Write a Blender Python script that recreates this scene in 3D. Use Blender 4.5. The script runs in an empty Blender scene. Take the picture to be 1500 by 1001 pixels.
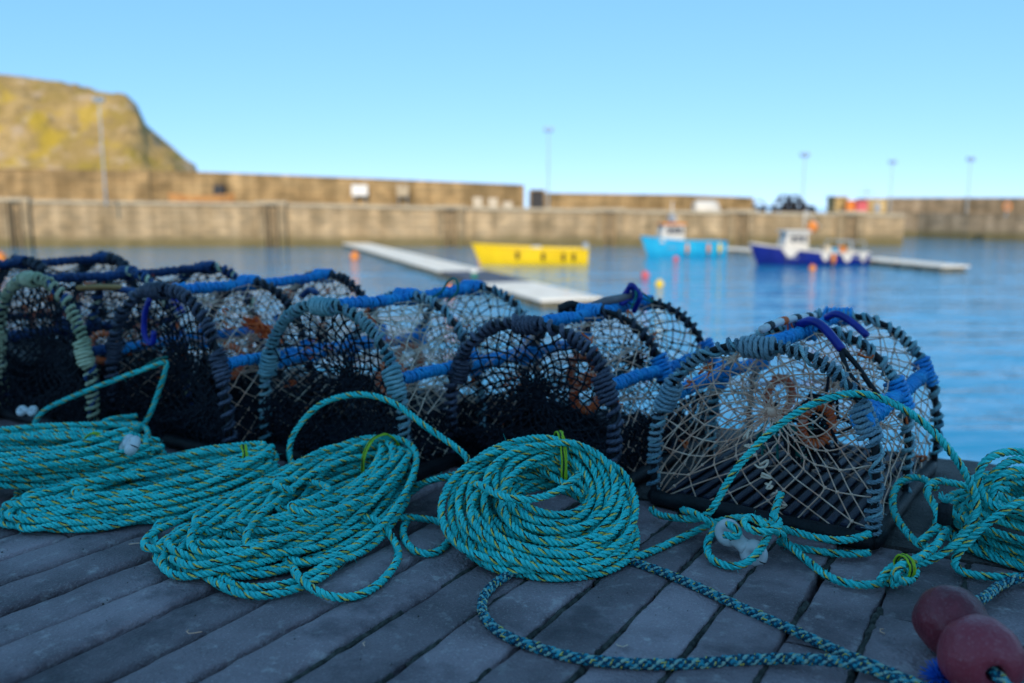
import bpy, math, random
import numpy as np
from mathutils import Vector, Matrix

# ------------------------------------------------------------------ camera, sky, sun, exposure
scene = bpy.context.scene
YAW = math.radians(31.7)          # the view is turned this far from the quay's own +Y axis
cam_d = bpy.data.cameras.new('camera'); cam = bpy.data.objects.new('camera', cam_d)
scene.collection.objects.link(cam); scene.camera = cam
cam.location = (0, 0, 0.68); cam.rotation_euler = (math.radians(90 - 8.83), 0, YAW)
cam_d.sensor_width = 36; cam_d.lens = 30.36; cam_d.clip_start = 0.05; cam_d.clip_end = 20000
cam_d.dof.use_dof = True; cam_d.dof.focus_distance = 1.62; cam_d.dof.aperture_fstop = 2.1

SUN_EL = math.radians(30); SX, SY = 0.455, -0.89      # horizontal direction towards the sun
world = bpy.data.worlds.new('World'); scene.world = world; world.use_nodes = True
wn = world.node_tree; wn.nodes.clear()
sky = wn.nodes.new('ShaderNodeTexSky'); sky.sky_type = 'NISHITA'; sky.sun_disc = False
sky.sun_elevation = SUN_EL; sky.sun_rotation = math.atan2(SX, SY)
sky.air_density = 0.5; sky.dust_density = 0.0; sky.ozone_density = 5.0; sky.altitude = 0
# the camera's tone response on the sky, one curve per channel over the whole dome
sep = wn.nodes.new('ShaderNodeSeparateColor'); com = wn.nodes.new('ShaderNodeCombineColor'); wn.links.new(sky.outputs[0], sep.inputs[0])
for ch, (gm, k) in enumerate(((0.56, 0.375), (0.39, 0.465), (0.40, 0.60))):
    a = wn.nodes.new('ShaderNodeMath'); a.operation = 'MULTIPLY'; a.inputs[1].default_value = 0.1; wn.links.new(sep.outputs[ch], a.inputs[0])
    b = wn.nodes.new('ShaderNodeMath'); b.operation = 'POWER'; b.inputs[1].default_value = gm; wn.links.new(a.outputs[0], b.inputs[0])
    c = wn.nodes.new('ShaderNodeMath'); c.operation = 'MULTIPLY'; c.inputs[1].default_value = k / 0.12; wn.links.new(b.outputs[0], c.inputs[0]); wn.links.new(c.outputs[0], com.inputs[ch])
bg = wn.nodes.new('ShaderNodeBackground'); bg.inputs['Strength'].default_value = 0.12
wo = wn.nodes.new('ShaderNodeOutputWorld')
wn.links.new(com.outputs[0], bg.inputs[0]); wn.links.new(bg.outputs[0], wo.inputs[0])

sun_d = bpy.data.lights.new('sun', 'SUN'); sun_d.energy = 2.05; sun_d.angle = math.radians(0.5); sun_d.color = (1, 0.88, 0.68)
sun = bpy.data.objects.new('sun', sun_d); scene.collection.objects.link(sun); sun.location = (30, -30, 40)
sun.rotation_euler = Vector((-SX * math.cos(SUN_EL), -SY * math.cos(SUN_EL), -math.sin(SUN_EL))).to_track_quat('-Z', 'Y').to_euler()
vs = scene.view_settings; vs.view_transform = 'Standard'; vs.look = 'None'; vs.exposure = 1.27; vs.gamma = 1.0

rnd = random.Random(7); rng = np.random.default_rng(7)
PI = math.pi; WZ = -2.8                               # water level, quay deck at 0

# ------------------------------------------------------------------ materials
def mat(name, c1, c2=None, rough=0.8, scale=8.0, bump=0.0, bscale=None, spec=0.3, stretch=None, detail=4, coat=0, c3=None):
    m = bpy.data.materials.new(name); m.use_nodes = True; nt = m.node_tree; b = nt.nodes['Principled BSDF']
    b.inputs['Roughness'].default_value = rough; b.inputs['Specular IOR Level'].default_value = spec
    if coat: b.inputs['Coat Weight'].default_value = coat; b.inputs['Coat Roughness'].default_value = 0.15
    tc = nt.nodes.new('ShaderNodeTexCoord'); mp = nt.nodes.new('ShaderNodeMapping')
    nt.links.new(tc.outputs['Object'], mp.inputs[0])
    if stretch: mp.inputs['Scale'].default_value = stretch
    nz = nt.nodes.new('ShaderNodeTexNoise'); nz.inputs['Scale'].default_value = scale; nz.inputs['Detail'].default_value = detail
    nt.links.new(mp.outputs[0], nz.inputs[0])
    cr = nt.nodes.new('ShaderNodeValToRGB'); cr.color_ramp.elements[0].position = 0.33; cr.color_ramp.elements[1].position = 0.67
    cr.color_ramp.elements[0].color = (*c1, 1); cr.color_ramp.elements[1].color = (*(c2 or c1), 1)
    if c3:
        e = cr.color_ramp.elements.new(0.5); e.color = (*c3, 1)
    nt.links.new(nz.outputs[0], cr.inputs[0]); nt.links.new(cr.outputs[0], b.inputs['Base Color'])
    if bump:
        n2 = nt.nodes.new('ShaderNodeTexNoise'); n2.inputs['Scale'].default_value = bscale or scale * 6; n2.inputs['Detail'].default_value = 6
        nt.links.new(mp.outputs[0], n2.inputs[0])
        bp = nt.nodes.new('ShaderNodeBump'); bp.inputs['Strength'].default_value = bump; bp.inputs['Distance'].default_value = 0.01
        nt.links.new(n2.outputs[0], bp.inputs['Height']); nt.links.new(bp.outputs[0], b.inputs['Normal'])
    return m

def rope_mat(name, ca, cb, yarn=5.0, fleck=None, dirt=None):
    """laid-rope strand: fine yarn lines across the strand, optional yellow and black tracer yarn spiralling in it"""
    m = mat(name, ca, cb, rough=0.45, scale=14, spec=0.5); nt = m.node_tree; b = nt.nodes['Principled BSDF']; L = nt.links
    uv = nt.nodes.new('ShaderNodeUVMap'); sp = nt.nodes.new('ShaderNodeSeparateXYZ'); L.new(uv.outputs[0], sp.inputs[0])
    def math_(op, a, bb=None, c=None):
        n = nt.nodes.new('ShaderNodeMath'); n.operation = op
        for i, v in enumerate((a, bb, c)):
            if v is None: continue
            if isinstance(v, (int, float)): n.inputs[i].default_value = v
            else: L.new(v, n.inputs[i])
        return n.outputs[0]
    tw = math_('ADD', sp.outputs[1], math_('MULTIPLY', sp.outputs[0], 0.9))       # spiral coordinate in the strand
    ln = math_('SINE', math_('MULTIPLY', tw, yarn * 2 * PI))
    bp = nt.nodes.new('ShaderNodeBump'); bp.inputs['Strength'].default_value = 0.5; bp.inputs['Distance'].default_value = 0.0012
    L.new(ln, bp.inputs['Height']); L.new(bp.outputs[0], b.inputs['Normal'])
    col = b.inputs['Base Color'].links[0].from_socket
    dk = nt.nodes.new('ShaderNodeMix'); dk.data_type = 'RGBA'; dk.blend_type = 'MULTIPLY'
    L.new(math_('MULTIPLY', math_('LESS_THAN', ln, -0.75), 0.22), dk.inputs['Factor']); L.new(col, dk.inputs['A']); dk.inputs['B'].default_value = (0.25, 0.3, 0.35, 1)
    col = dk.outputs['Result']
    gp = nt.nodes.new('ShaderNodeNewGeometry'); dn = nt.nodes.new('ShaderNodeTexNoise'); dn.inputs['Scale'].default_value = 7; dn.inputs['Detail'].default_value = 7; dn.inputs['Roughness'].default_value = 0.7; L.new(gp.outputs['Position'], dn.inputs[0])
    mr = nt.nodes.new('ShaderNodeMapRange'); mr.inputs[1].default_value = 0.5; mr.inputs[2].default_value = 0.75; mr.inputs[4].default_value = 0.55; L.new(dn.outputs[0], mr.inputs[0])   # grime and faded lengths
    gm = nt.nodes.new('ShaderNodeMix'); gm.data_type = 'RGBA'; L.new(mr.outputs[0], gm.inputs['Factor']); L.new(col, gm.inputs['A']); gm.inputs['B'].default_value = (ca[0] * .5 + .03, ca[1] * .42 + .02, ca[2] * .42 + .02, 1); col = gm.outputs['Result']
    if fleck:
        fr = math_('FRACT', math_('ADD', sp.outputs[1], math_('MULTIPLY', sp.outputs[0], fleck)))
        for lo, hi, c in ((0.38, 0.53, (0.85, 0.62, 0.10, 1)), (0.53, 0.66, (0.006, 0.008, 0.012, 1))):
            mk = math_('MULTIPLY', math_('GREATER_THAN', fr, lo), math_('LESS_THAN', fr, hi))
            mx = nt.nodes.new('ShaderNodeMix'); mx.data_type = 'RGBA'
            L.new(mk, mx.inputs['Factor']); L.new(col, mx.inputs['A']); mx.inputs['B'].default_value = c; col = mx.outputs['Result']
    L.new(col, b.inputs['Base Color'])
    return m

M = {}
M['teal_f'] = rope_mat('turquoise_strand_tracer', (0.012, 0.66, 0.63), (0.06, 0.84, 0.76), fleck=2.2)
M['teal'] = rope_mat('turquoise_strand', (0.010, 0.62, 0.61), (0.05, 0.80, 0.74))
M['braid'] = rope_mat('braided_teal', (0.006, 0.22, 0.32), (0.03, 0.42, 0.5), fleck=0.9)
M['braid_d'] = mat('braided_dark', (0.004, 0.02, 0.05), (0.01, 0.10, 0.16), rough=0.7, scale=160)
M['braid_l'] = mat('braided_light', (0.03, 0.34, 0.42), (0.46, 0.52, 0.36), rough=0.7, scale=110)
M['tie'] = mat('tie_yellow_green', (0.30, 0.52, 0.02), (0.44, 0.60, 0.03), rough=0.5, scale=60)
M['tie_d'] = mat('tie_dark', (0.02, 0.06, 0.02), rough=0.5)
M['blue_wrap'] = rope_mat('blue_whipping', (0.005, 0.27, 0.76), (0.014, 0.42, 0.86))
M['blue_dark'] = rope_mat('blue_whipping_old', (0.004, 0.03, 0.12), (0.006, 0.07, 0.24))
M['tealgrey'] = rope_mat('weathered_teal_rope', (0.09, 0.29, 0.36), (0.36, 0.56, 0.58))
M['greyblue'] = rope_mat('weathered_grey_blue_rope', (0.08, 0.20, 0.29), (0.34, 0.47, 0.52))
M['navy'] = rope_mat('dark_navy_rope', (0.008, 0.010, 0.022), (0.03, 0.033, 0.055))
M['darkgrey'] = rope_mat('dark_grey_rope', (0.02, 0.022, 0.045), (0.10, 0.105, 0.16))
M['cream'] = rope_mat('cream_green_rope', (0.40, 0.44, 0.26), (0.76, 0.72, 0.48))
M['rubber'] = mat('black_rubber', (0.006, 0.006, 0.008), (0.014, 0.014, 0.018), rough=0.55, scale=30, bump=0.3)
M['slat'] = mat('black_blue_plastic', (0.012, 0.013, 0.026), (0.024, 0.026, 0.05), rough=0.5, scale=12, spec=0.15)
M['net_b'] = mat('black_twine', (0.004, 0.005, 0.010), (0.010, 0.012, 0.022), rough=0.8, scale=40)
M['net_t'] = mat('tan_twine', (0.80, 0.38, 0.25), (0.93, 0.63, 0.47), rough=0.85, scale=22)
M['net_tg'] = mat('pale_twine', (0.80, 0.50, 0.36), (0.95, 0.72, 0.55), rough=0.85, scale=22)
M['orange_twine'] = mat('orange_twine', (0.70, 0.09, 0.02), (0.85, 0.17, 0.04), rough=0.7, scale=30)
M['bluepl'] = mat('blue_plastic', (0.004, 0.010, 0.20), (0.008, 0.02, 0.33), rough=0.35, scale=20, spec=0.5)
M['greenpl'] = mat('green_twine', (0.005, 0.13, 0.11), (0.01, 0.2, 0.16), rough=0.6, scale=20)
M['whitepl'] = mat('white_plastic', (0.62, 0.60, 0.60), (0.75, 0.73, 0.72), rough=0.45, scale=14, spec=0.4, bump=0.1)
M['greypipe'] = mat('grey_pipe', (0.16, 0.13, 0.14), (0.26, 0.22, 0.22), rough=0.7, scale=30)
M['redwhite'] = mat('eye_ring_rope', (0.70, 0.16, 0.09), (0.80, 0.55, 0.44), rough=0.7, scale=34)
M['bluefray'] = mat('blue_frayed', (0.005, 0.07, 0.42), (0.01, 0.14, 0.6), rough=0.6, scale=60)

# stone slabs of the deck: dark grey with pale scuffs, stains
def stone(name, c1, c2, scuff, bump, rough=0.75):
    m = mat(name, c1, c2, rough=rough, scale=5.0, bump=bump, bscale=140, spec=0.35, detail=8); nt = m.node_tree; L = nt.links; b = nt.nodes['Principled BSDF']
    tc = nt.nodes.new('ShaderNodeNewGeometry')
    col = b.inputs['Base Color'].links[0].from_socket
    for sc, lo, hi, c, f in ((26, 0.57, 0.70, scuff, 0.5), (260, 0.56, 0.72, scuff, 0.6), (7, 0.52, 0.66, (c1[0] * .45, c1[1] * .45, c1[2] * .5), 0.6)):
        nz = nt.nodes.new('ShaderNodeTexNoise'); nz.inputs['Scale'].default_value = sc; nz.inputs['Detail'].default_value = 5; nz.inputs['Roughness'].default_value = 0.65
        L.new(tc.outputs['Position'], nz.inputs[0])
        mr = nt.nodes.new('ShaderNodeMapRange'); mr.inputs[1].default_value = lo; mr.inputs[2].default_value = hi; mr.inputs[4].default_value = f
        L.new(nz.outputs[0], mr.inputs[0]); mx = nt.nodes.new('ShaderNodeMix'); mx.data_type = 'RGBA'
        L.new(mr.outputs[0], mx.inputs['Factor']); L.new(col, mx.inputs['A']); mx.inputs['B'].default_value = (*c, 1); col = mx.outputs['Result']
    oi = nt.nodes.new('ShaderNodeObjectInfo'); mr = nt.nodes.new('ShaderNodeMapRange'); mr.inputs[3].default_value = 0.72; mr.inputs[4].default_value = 1.25
    L.new(oi.outputs['Random'], mr.inputs[0]); mx = nt.nodes.new('ShaderNodeMix'); mx.data_type = 'RGBA'; mx.blend_type = 'MULTIPLY'; mx.inputs['Factor'].default_value = 1
    L.new(col, mx.inputs['A']); L.new(mr.outputs[0], mx.inputs['B']); L.new(mx.outputs['Result'], b.inputs['Base Color'])
    return m
M['slab'] = stone('deck_stone', (0.165, 0.105, 0.112), (0.40, 0.265, 0.28), (0.66, 0.52, 0.50), 0.75, rough=0.58)
M['cope'] = stone('coping_granite', (0.07, 0.055, 0.052), (0.17, 0.135, 0.125), (0.36, 0.3, 0.28), 0.9)
M['maroon'] = stone('maroon_float', (0.25, 0.022, 0.036), (0.36, 0.05, 0.07), (0.5, 0.22, 0.23), 0.25, rough=0.3)
M['bed'] = mat('joint_dirt', (0.012, 0.012, 0.012), (0.035, 0.034, 0.028), rough=0.95, scale=40, bump=0.6)
M['moss'] = mat('joint_moss', (0.03, 0.027, 0.023), (0.12, 0.105, 0.09), rough=0.95, scale=60, bump=0.8)
M['apron'] = mat('quay_concrete', (0.36, 0.31, 0.25), (0.46, 0.40, 0.33), rough=0.85, scale=2, bump=0.3)

# ------------------------------------------------------------------ mesh helpers
COL = scene.collection
def link(o, parent=None):
    COL.objects.link(o)
    if parent is not None: o.parent = parent
    return o
def mesh_obj(name, V, F, m, parent=None, uv=None, smooth=True, mi=None):
    """V (n,3); F (k,4) or (k,3) index array; uv (k,c,2) per corner"""
    V = np.asarray(V, np.float32); F = np.asarray(F, np.int32); k, c = F.shape
    me = bpy.data.meshes.new(name); me.vertices.add(len(V)); me.vertices.foreach_set('co', V.ravel())
    me.loops.add(k * c); me.loops.foreach_set('vertex_index', F.ravel())
    me.polygons.add(k); me.polygons.foreach_set('loop_start', np.arange(0, k * c, c, dtype=np.int32))
    me.polygons.foreach_set('loop_total', np.full(k, c, np.int32))
    me.polygons.foreach_set('use_smooth', np.full(k, bool(smooth)))
    if uv is not None:
        l = me.uv_layers.new(name='UVMap'); l.data.foreach_set('uv', np.asarray(uv, np.float32).ravel())
    for x in (m if isinstance(m, (list, tuple)) else [m]): me.materials.append(x)
    if mi is not None: me.polygons.foreach_set('material_index', np.asarray(mi, np.int32))
    me.update(calc_edges=True); me.validate()
    return link(bpy.data.objects.new(name, me), parent)
def tag(o, label, cat, group=None, kind=None):
    if label: o['label'] = label
    if cat: o['category'] = cat
    if group: o['group'] = group
    if kind: o['kind'] = kind
    return o
def empty(name, loc=(0, 0, 0), rz=0.0):
    o = bpy.data.objects.new(name, None); o.location = loc; o.rotation_euler = (0, 0, rz); o.empty_display_size = 0.1
    return link(o)
class Geo:
    def __init__(s): s.V = []; s.F = []; s.U = []; s.I = []; s.n = 0
    def add(s, V, F, U=None, mi=0):
        V = np.asarray(V, float); F = np.asarray(F, int); s.V.append(V); s.F.append(F + s.n); s.n += len(V)
        s.U.append(np.zeros(F.shape + (2,)) if U is None else U); s.I.append(np.full(len(F), mi))
        return s
    def build(s, name, m, parent=None, smooth=True):
        return mesh_obj(name, np.concatenate(s.V), np.concatenate(s.F), m, parent, np.concatenate(s.U), smooth, np.concatenate(s.I))
def spline(P, ds, closed=False):
    """Catmull-Rom through P, resampled every ds"""
    P = np.asarray(P, float)
    Q = np.vstack([P[-1], P, P[:2]]) if closed else np.vstack([2 * P[0] - P[1], P, 2 * P[-1] - P[-2]])
    out = []; t = np.linspace(0, 1, 12, endpoint=False)[:, None]
    for i in range(1, len(Q) - 2):
        a, b, c, d = Q[i - 1], Q[i], Q[i + 1], Q[i + 2]
        out.append(0.5 * (2 * b + (c - a) * t + (2 * a - 5 * b + 4 * c - d) * t ** 2 + (3 * b - a - 3 * c + d) * t ** 3))
    out = np.vstack(out + [Q[-2][None]])
    return resample(out, ds)
def resample(P, ds):
    s = np.concatenate([[0], np.cumsum(np.linalg.norm(np.diff(P, axis=0), axis=1))])
    n = max(3, int(round(s[-1] / ds)) + 1); q = np.linspace(0, s[-1], n)
    return np.stack([np.interp(q, s, P[:, k]) for k in range(3)], 1)
def nrm(v): return v / np.maximum(np.linalg.norm(v, axis=-1, keepdims=True), 1e-9)
def frames(P):
    T = nrm(np.gradient(P, axis=0)); N = np.zeros_like(P)
    a = np.array([0, 0, 1.]) if abs(T[0][2]) < 0.9 else np.array([1., 0, 0])
    n = nrm(a - T[0] * np.dot(a, T[0])); N[0] = n
    for i in range(1, len(P)):
        n = n - T[i] * np.dot(n, T[i]); n = n / max(np.linalg.norm(n), 1e-9); N[i] = n
    return T, N, np.cross(T, N)
def grid_faces(n, k, close=True):
    i = np.arange(n - 1)[:, None]; j = np.arange(k if close else k - 1)[None]; j2 = (j + 1) % k
    return np.stack([i * k + j, (i + 1) * k + j, (i + 1) * k + j2, i * k + j2], -1).reshape(-1, 4)
def grid_uv(u, k):
    n = len(u); i = np.arange(n - 1)[:, None] + 0 * np.arange(k)[None]; j = np.arange(k)[None] + 0 * i
    return np.stack([np.stack([u[i], j / k], -1), np.stack([u[i + 1], j / k], -1), np.stack([u[i + 1], (j + 1) / k], -1), np.stack([u[i], (j + 1) / k], -1)], 2).reshape(-1, 4, 2)
def tube(g, P, r, k=8, mi=0, N=None, caps=True):
    P = np.asarray(P, float); T, N0, B0 = frames(P)
    if N is not None: N0 = nrm(N - T * np.sum(N * T, 1, keepdims=True)); B0 = np.cross(T, N0)
    r = np.broadcast_to(np.asarray(r, float), (len(P),)).copy()
    if caps:                                                    # rounded, closed ends
        P = np.vstack([P[:1] - T[:1] * r[0] * .4, P, P[-1:] + T[-1:] * r[-1] * .4]); N0 = np.vstack([N0[:1], N0, N0[-1:]]); B0 = np.vstack([B0[:1], B0, B0[-1:]])
        r = np.concatenate([[r[0] * .05], r, [r[-1] * .05]])
    a = np.arange(k) * 2 * PI / k
    R = P[:, None] + r[:, None, None] * (np.cos(a)[None, :, None] * N0[:, None] + np.sin(a)[None, :, None] * B0[:, None])
    s = np.concatenate([[0], np.cumsum(np.linalg.norm(np.diff(P, axis=0), axis=1))])
    return g.add(R.reshape(-1, 3), grid_faces(len(P), k), grid_uv(s / max(2 * PI * abs(r).max(), 1e-6), k), mi)
def rope3(g, P, D, lay=None, k=6, mis=(0, 0, 1), ds=None, phase=None):
    """three strands laid round the path P"""
    lay = lay or 2.0 * D; P = resample(np.asarray(P, float), ds or lay / 8.0)
    T, N, B = frames(P); s = np.concatenate([[0], np.cumsum(np.linalg.norm(np.diff(P, axis=0), axis=1))])
    ph0 = rnd.uniform(0, 6.28) if phase is None else phase
    for q in range(3):
        ph = (ph0 + q * 2 * PI / 3 + s / lay * 2 * PI)[:, None]; e = np.cos(ph) * N + np.sin(ph) * B
        C = P + e * D * 0.252; t = nrm(np.gradient(C, axis=0)); e2 = nrm(e - t * np.sum(e * t, 1, keepdims=True)); b = np.cross(t, e2)
        a = np.arange(k) * 2 * PI / k + PI                       # v = 0.5 faces outwards
        R = C[:, None] + D * 0.248 * (np.cos(a)[None, :, None] * e2[:, None] + np.sin(a)[None, :, None] * b[:, None])
        R[0] = R[0].mean(0) + (R[0] - R[0].mean(0)) * .05; R[-1] = R[-1].mean(0) + (R[-1] - R[-1].mean(0)) * .05
        g.add(R.reshape(-1, 3), grid_faces(len(C), k), grid_uv(s / 0.062 + q * 0.37 + ph0, k), mis[q])
    return g
def box_geo(g, lo, hi, bev=0.0, mi=0):
    x0, y0, z0 = lo; x1, y1, z1 = hi
    if bev <= 0:
        V = [(x, y, z) for z in (z0, z1) for y in (y0, y1) for x in (x0, x1)]
        return g.add(V, [(0, 2, 3, 1), (4, 5, 7, 6), (0, 1, 5, 4), (2, 6, 7, 3), (0, 4, 6, 2), (1, 3, 7, 5)], None, mi)
    b = bev; V = []; F = []
    rings = [(z0, b), (z0 + b, 0), (z1 - b, 0), (z1, b)]
    for z, i in rings:
        V += [(x0 + i + b * (i == 0) * 0, y0 + i, z), (x1 - i, y0 + i, z), (x1 - i, y1 - i, z), (x0 + i, y1 - i, z)]
    for r in range(3):
        for j in range(4): F.append((r * 4 + j, r * 4 + (j + 1) % 4, r * 4 + 4 + (j + 1) % 4, r * 4 + 4 + j))
    F += [(3, 2, 1, 0), (12, 13, 14, 15)]
    return g.add(V, F, None, mi)
def struts(g, A, Bp, r, k=3, mi=0):
    """many thin prisms A->B at once"""
    A = np.asarray(A, float); Bp = np.asarray(Bp, float); t = nrm(Bp - A); h = np.where(np.abs(t[:, 2:]) < 0.9, np.array([[0, 0, 1.]]), np.array([[1., 0, 0]]))
    n = nrm(np.cross(t, h)); b = np.cross(t, n); a = np.arange(k) * 2 * PI / k
    o = r * (np.cos(a)[None, :, None] * n[:, None] + np.sin(a)[None, :, None] * b[:, None])
    V = np.concatenate([A[:, None] + o, Bp[:, None] + o], 1).reshape(-1, 3); m = len(A)
    j = np.arange(k); f = np.stack([j, (j + 1) % k, k + (j + 1) % k, k + j], 1)
    return g.add(V, (np.arange(m)[:, None, None] * 2 * k + f[None]).reshape(-1, 4), None, mi)
def knots(g, Pn, r, mi=0):
    B = np.array([(x, y, z) for z in (-1, 1) for y in (-1, 1) for x in (-1, 1)], float) * 0.75
    Q = np.array([(0, 2, 3, 1), (4, 5, 7, 6), (0, 1, 5, 4), (2, 6, 7, 3), (0, 4, 6, 2), (1, 3, 7, 5)])
    Pn = np.asarray(Pn, float); m = len(Pn)
    V = (Pn[:, None] + B[None] * r * rng.uniform(.8, 1.35, (m, 1, 1))).reshape(-1, 3)
    return g.add(V, (np.arange(m)[:, None, None] * 8 + Q[None]).reshape(-1, 4), None, mi)

# ------------------------------------------------------------------ harbour frame: x along the pier, y away from the quay
HR = np.array([math.cos(YAW), math.sin(YAW), 0]); HF = np.array([-math.sin(YAW), math.cos(YAW), 0])
def hw(r, d, z): return tuple(HR * r + HF * d + np.array([0, 0, z]))
def hthing(name, r, d, z, extra=0.0): return empty(name, hw(r, d, z), YAW + extra)

# ------------------------------------------------------------------ quay: deck slabs, coping, wall
quay = empty('quay'); quay['kind'] = 'structure'
g = Geo(); box_geo(g, (-40, -18, -3.6), (30, 2.60, -0.055)); g.build('quay_core', M['bed'], quay, False)
XA, XB, YA, YB = -4.75, 1.35, -0.45, 1.828
g = Geo()
for lo, hi in (((-40, -17.9, -0.06), (30, YA - 0.02, -0.004)), ((-40, YA - 0.019, -0.06), (XA - 0.02, YB, -0.005)), ((XB + 0.02, YA - 0.019, -0.06), (30, YB, -0.005))): box_geo(g, lo, hi)
g.build('apron', M['apron'], quay, False)
def slab(name, x0, x1, y0, y1, zt, th, m, rough, nseg, bev=0.012, wob=0.003, smooth=True):
    """a worn stone: rounded shoulders along its length, edges that wander"""
    ys = np.linspace(y0, y1, nseg + 1); prof = [(0, -th), (0, -bev * 1.3), (bev * 0.35, -bev * 0.35), (bev * 1.4, 0), (0.5, 0.001), (-bev * 1.4, 0), (-bev * 0.35, -bev * 0.35), (0, -bev * 1.3), (0, -th)]
    V = []; n = len(prof)
    ph = rnd.uniform(0, 50)
    for i, y in enumerate(ys):
        wl = wob * math.sin(y * 9 + ph) + rnd.gauss(0, wob * .5); wr = wob * math.sin(y * 8 + ph * 1.7) + rnd.gauss(0, wob * .5)
        end = i in (0, nseg)
        for q, (px, pz) in enumerate(prof):
            if q < 4: x = x0 + wl + px
            elif q == 4: x = (x0 + x1) / 2
            else: x = x1 + wr + px
            V.append((x, y, zt + pz - (bev * .6 if end and -th < pz else 0) + rnd.gauss(0, rough)))
    F = grid_faces(nseg + 1, n, False)
    g = Geo(); g.add(V, F[:, ::-1])
    for e in (0, nseg):
        b0 = e * n; g.add([V[b0 + q] for q in range(n)], [(0, 1, 7, 8), (1, 2, 6, 7), (2, 3, 5, 6), (3, 4, 5, 5)][:3])
    return g.build(name, m, quay, smooth)
x = XA; k = 0
PITCH = 0.1155
nrow = int((XB - XA) / PITCH)
for k in range(nrow):
    xc = -0.196 + PITCH * (k - 41) ; x0 = xc; x1 = xc + PITCH
    gap = rnd.uniform(.005, .009) if x0 < -0.9 else rnd.uniform(.003, .0048)
    y = YA; zrow = rnd.uniform(-0.003, 0.003)
    cuts = []
    while y < YB - 0.35:
        y += rnd.uniform(1.2, 2.6); cuts.append(y)
    cuts = [c for c in cuts if c < YB - 0.3] + [YB]
    if -0.22 < x0 < -0.0: cuts = [1.50, YB]
    y = YA
    for c in cuts:
        slab('stone_slab', x0 + gap, x1 - gap, y + 0.004, c - 0.004, zrow + rnd.uniform(-.002, .002), 0.05, M['slab'], 0.0006, max(6, int((c - y) / 0.03)), bev=rnd.uniform(.006, .011) if x0 < -0.9 else rnd.uniform(.003, .006)); y = c
# dirt and moss packed in some of the joints
g = Geo()
for k in range(nrow):
    x0 = -0.196 + PITCH * (k - 41)
    if x0 > -0.95:
        y = 0.5
        while y < 1.8:
            ln = rnd.uniform(.05, .3); ys = np.arange(y, min(y + ln, 1.81), .012)
            if len(ys) > 3: tube(g, np.stack([x0 + rng.normal(0, .0012, len(ys)), ys, np.full(len(ys), -0.006) + rng.normal(0, .0012, len(ys))], 1), np.abs(rng.normal(.0062, .0007, len(ys))), 5)
            y += ln + rnd.uniform(0, .12)
o = g.build('joint_moss', M['moss'], quay); o['kind'] = 'stuff'
# grit, chips and weed scraps
g = Geo(); n = 420; Pn = np.stack([rng.uniform(-2.6, .4, n), rng.uniform(.55, 1.75, n), rng.uniform(.001, .003, n)], 1); knots(g, Pn[:380], .0008); knots(g, Pn[380:], .0013)
o = g.build('grit', M['moss'], quay, False); o['kind'] = 'stuff'
g = Geo()
for _ in range(9):
    p = np.array([rnd.uniform(-2.2, .2), rnd.uniform(.8, 1.75), .004]); a = rnd.uniform(0, 6.28); Q = [p + np.array([math.cos(a + .5 * i) * .006 * i, math.sin(a + .5 * i) * .006 * i, .001 * (i % 2)]) for i in range(rnd.randint(3, 6))]; tube(g, Q, .0011, 4)
o = g.build('twine_scraps', M['net_t'], quay); o['kind'] = 'stuff'
# rough coping blocks along the edge
xs = [-11.0, -9.8, -8.7, -7.4, -6.2, -5.0, -3.9, -2.75, -1.55, -0.62, 0.55, 1.5, 2.9, 4.0, 5.2, 6.3, 7.5]
for a, b in zip(xs[:-1], xs[1:]):
    nx, ny = int((b - a) / .05), 16; X, Y = np.meshgrid(np.linspace(a + .006, b - .006, nx), np.linspace(1.836, 2.615, ny), indexing='ij')
    Z = 0.004 + rng.normal(0, .0022, X.shape); Z[0] -= .01; Z[-1] -= .01; Z[:, 0] -= .006; Z[:, -1] -= .014; Z[:, -2] -= .003
    g = Geo(); V = np.stack([X, Y, Z], -1).reshape(-1, 3); g.add(V, grid_faces(nx, ny, False))
    e = [i * ny + ny - 1 for i in range(nx)]; W = V[e].copy(); W2 = W.copy(); W2[:, 2] = -0.42; W2[:, 1] += .005
    g.add(np.vstack([W2, W]), np.array([(i, i + 1, nx + i + 1, nx + i) for i in range(nx - 1)]))
    for e in ([j for j in range(ny)], [(nx - 1) * ny + j for j in range(ny)], [i * ny for i in range(nx)]):
        W = V[e]; W2 = W.copy(); W2[:, 2] = -0.054; n = len(e); g.add(np.vstack([W2, W]), np.array([(i, i + 1, n + i + 1, n + i) for i in range(n - 1)]))
    g.build('coping_block', M['cope'], quay)

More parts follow.
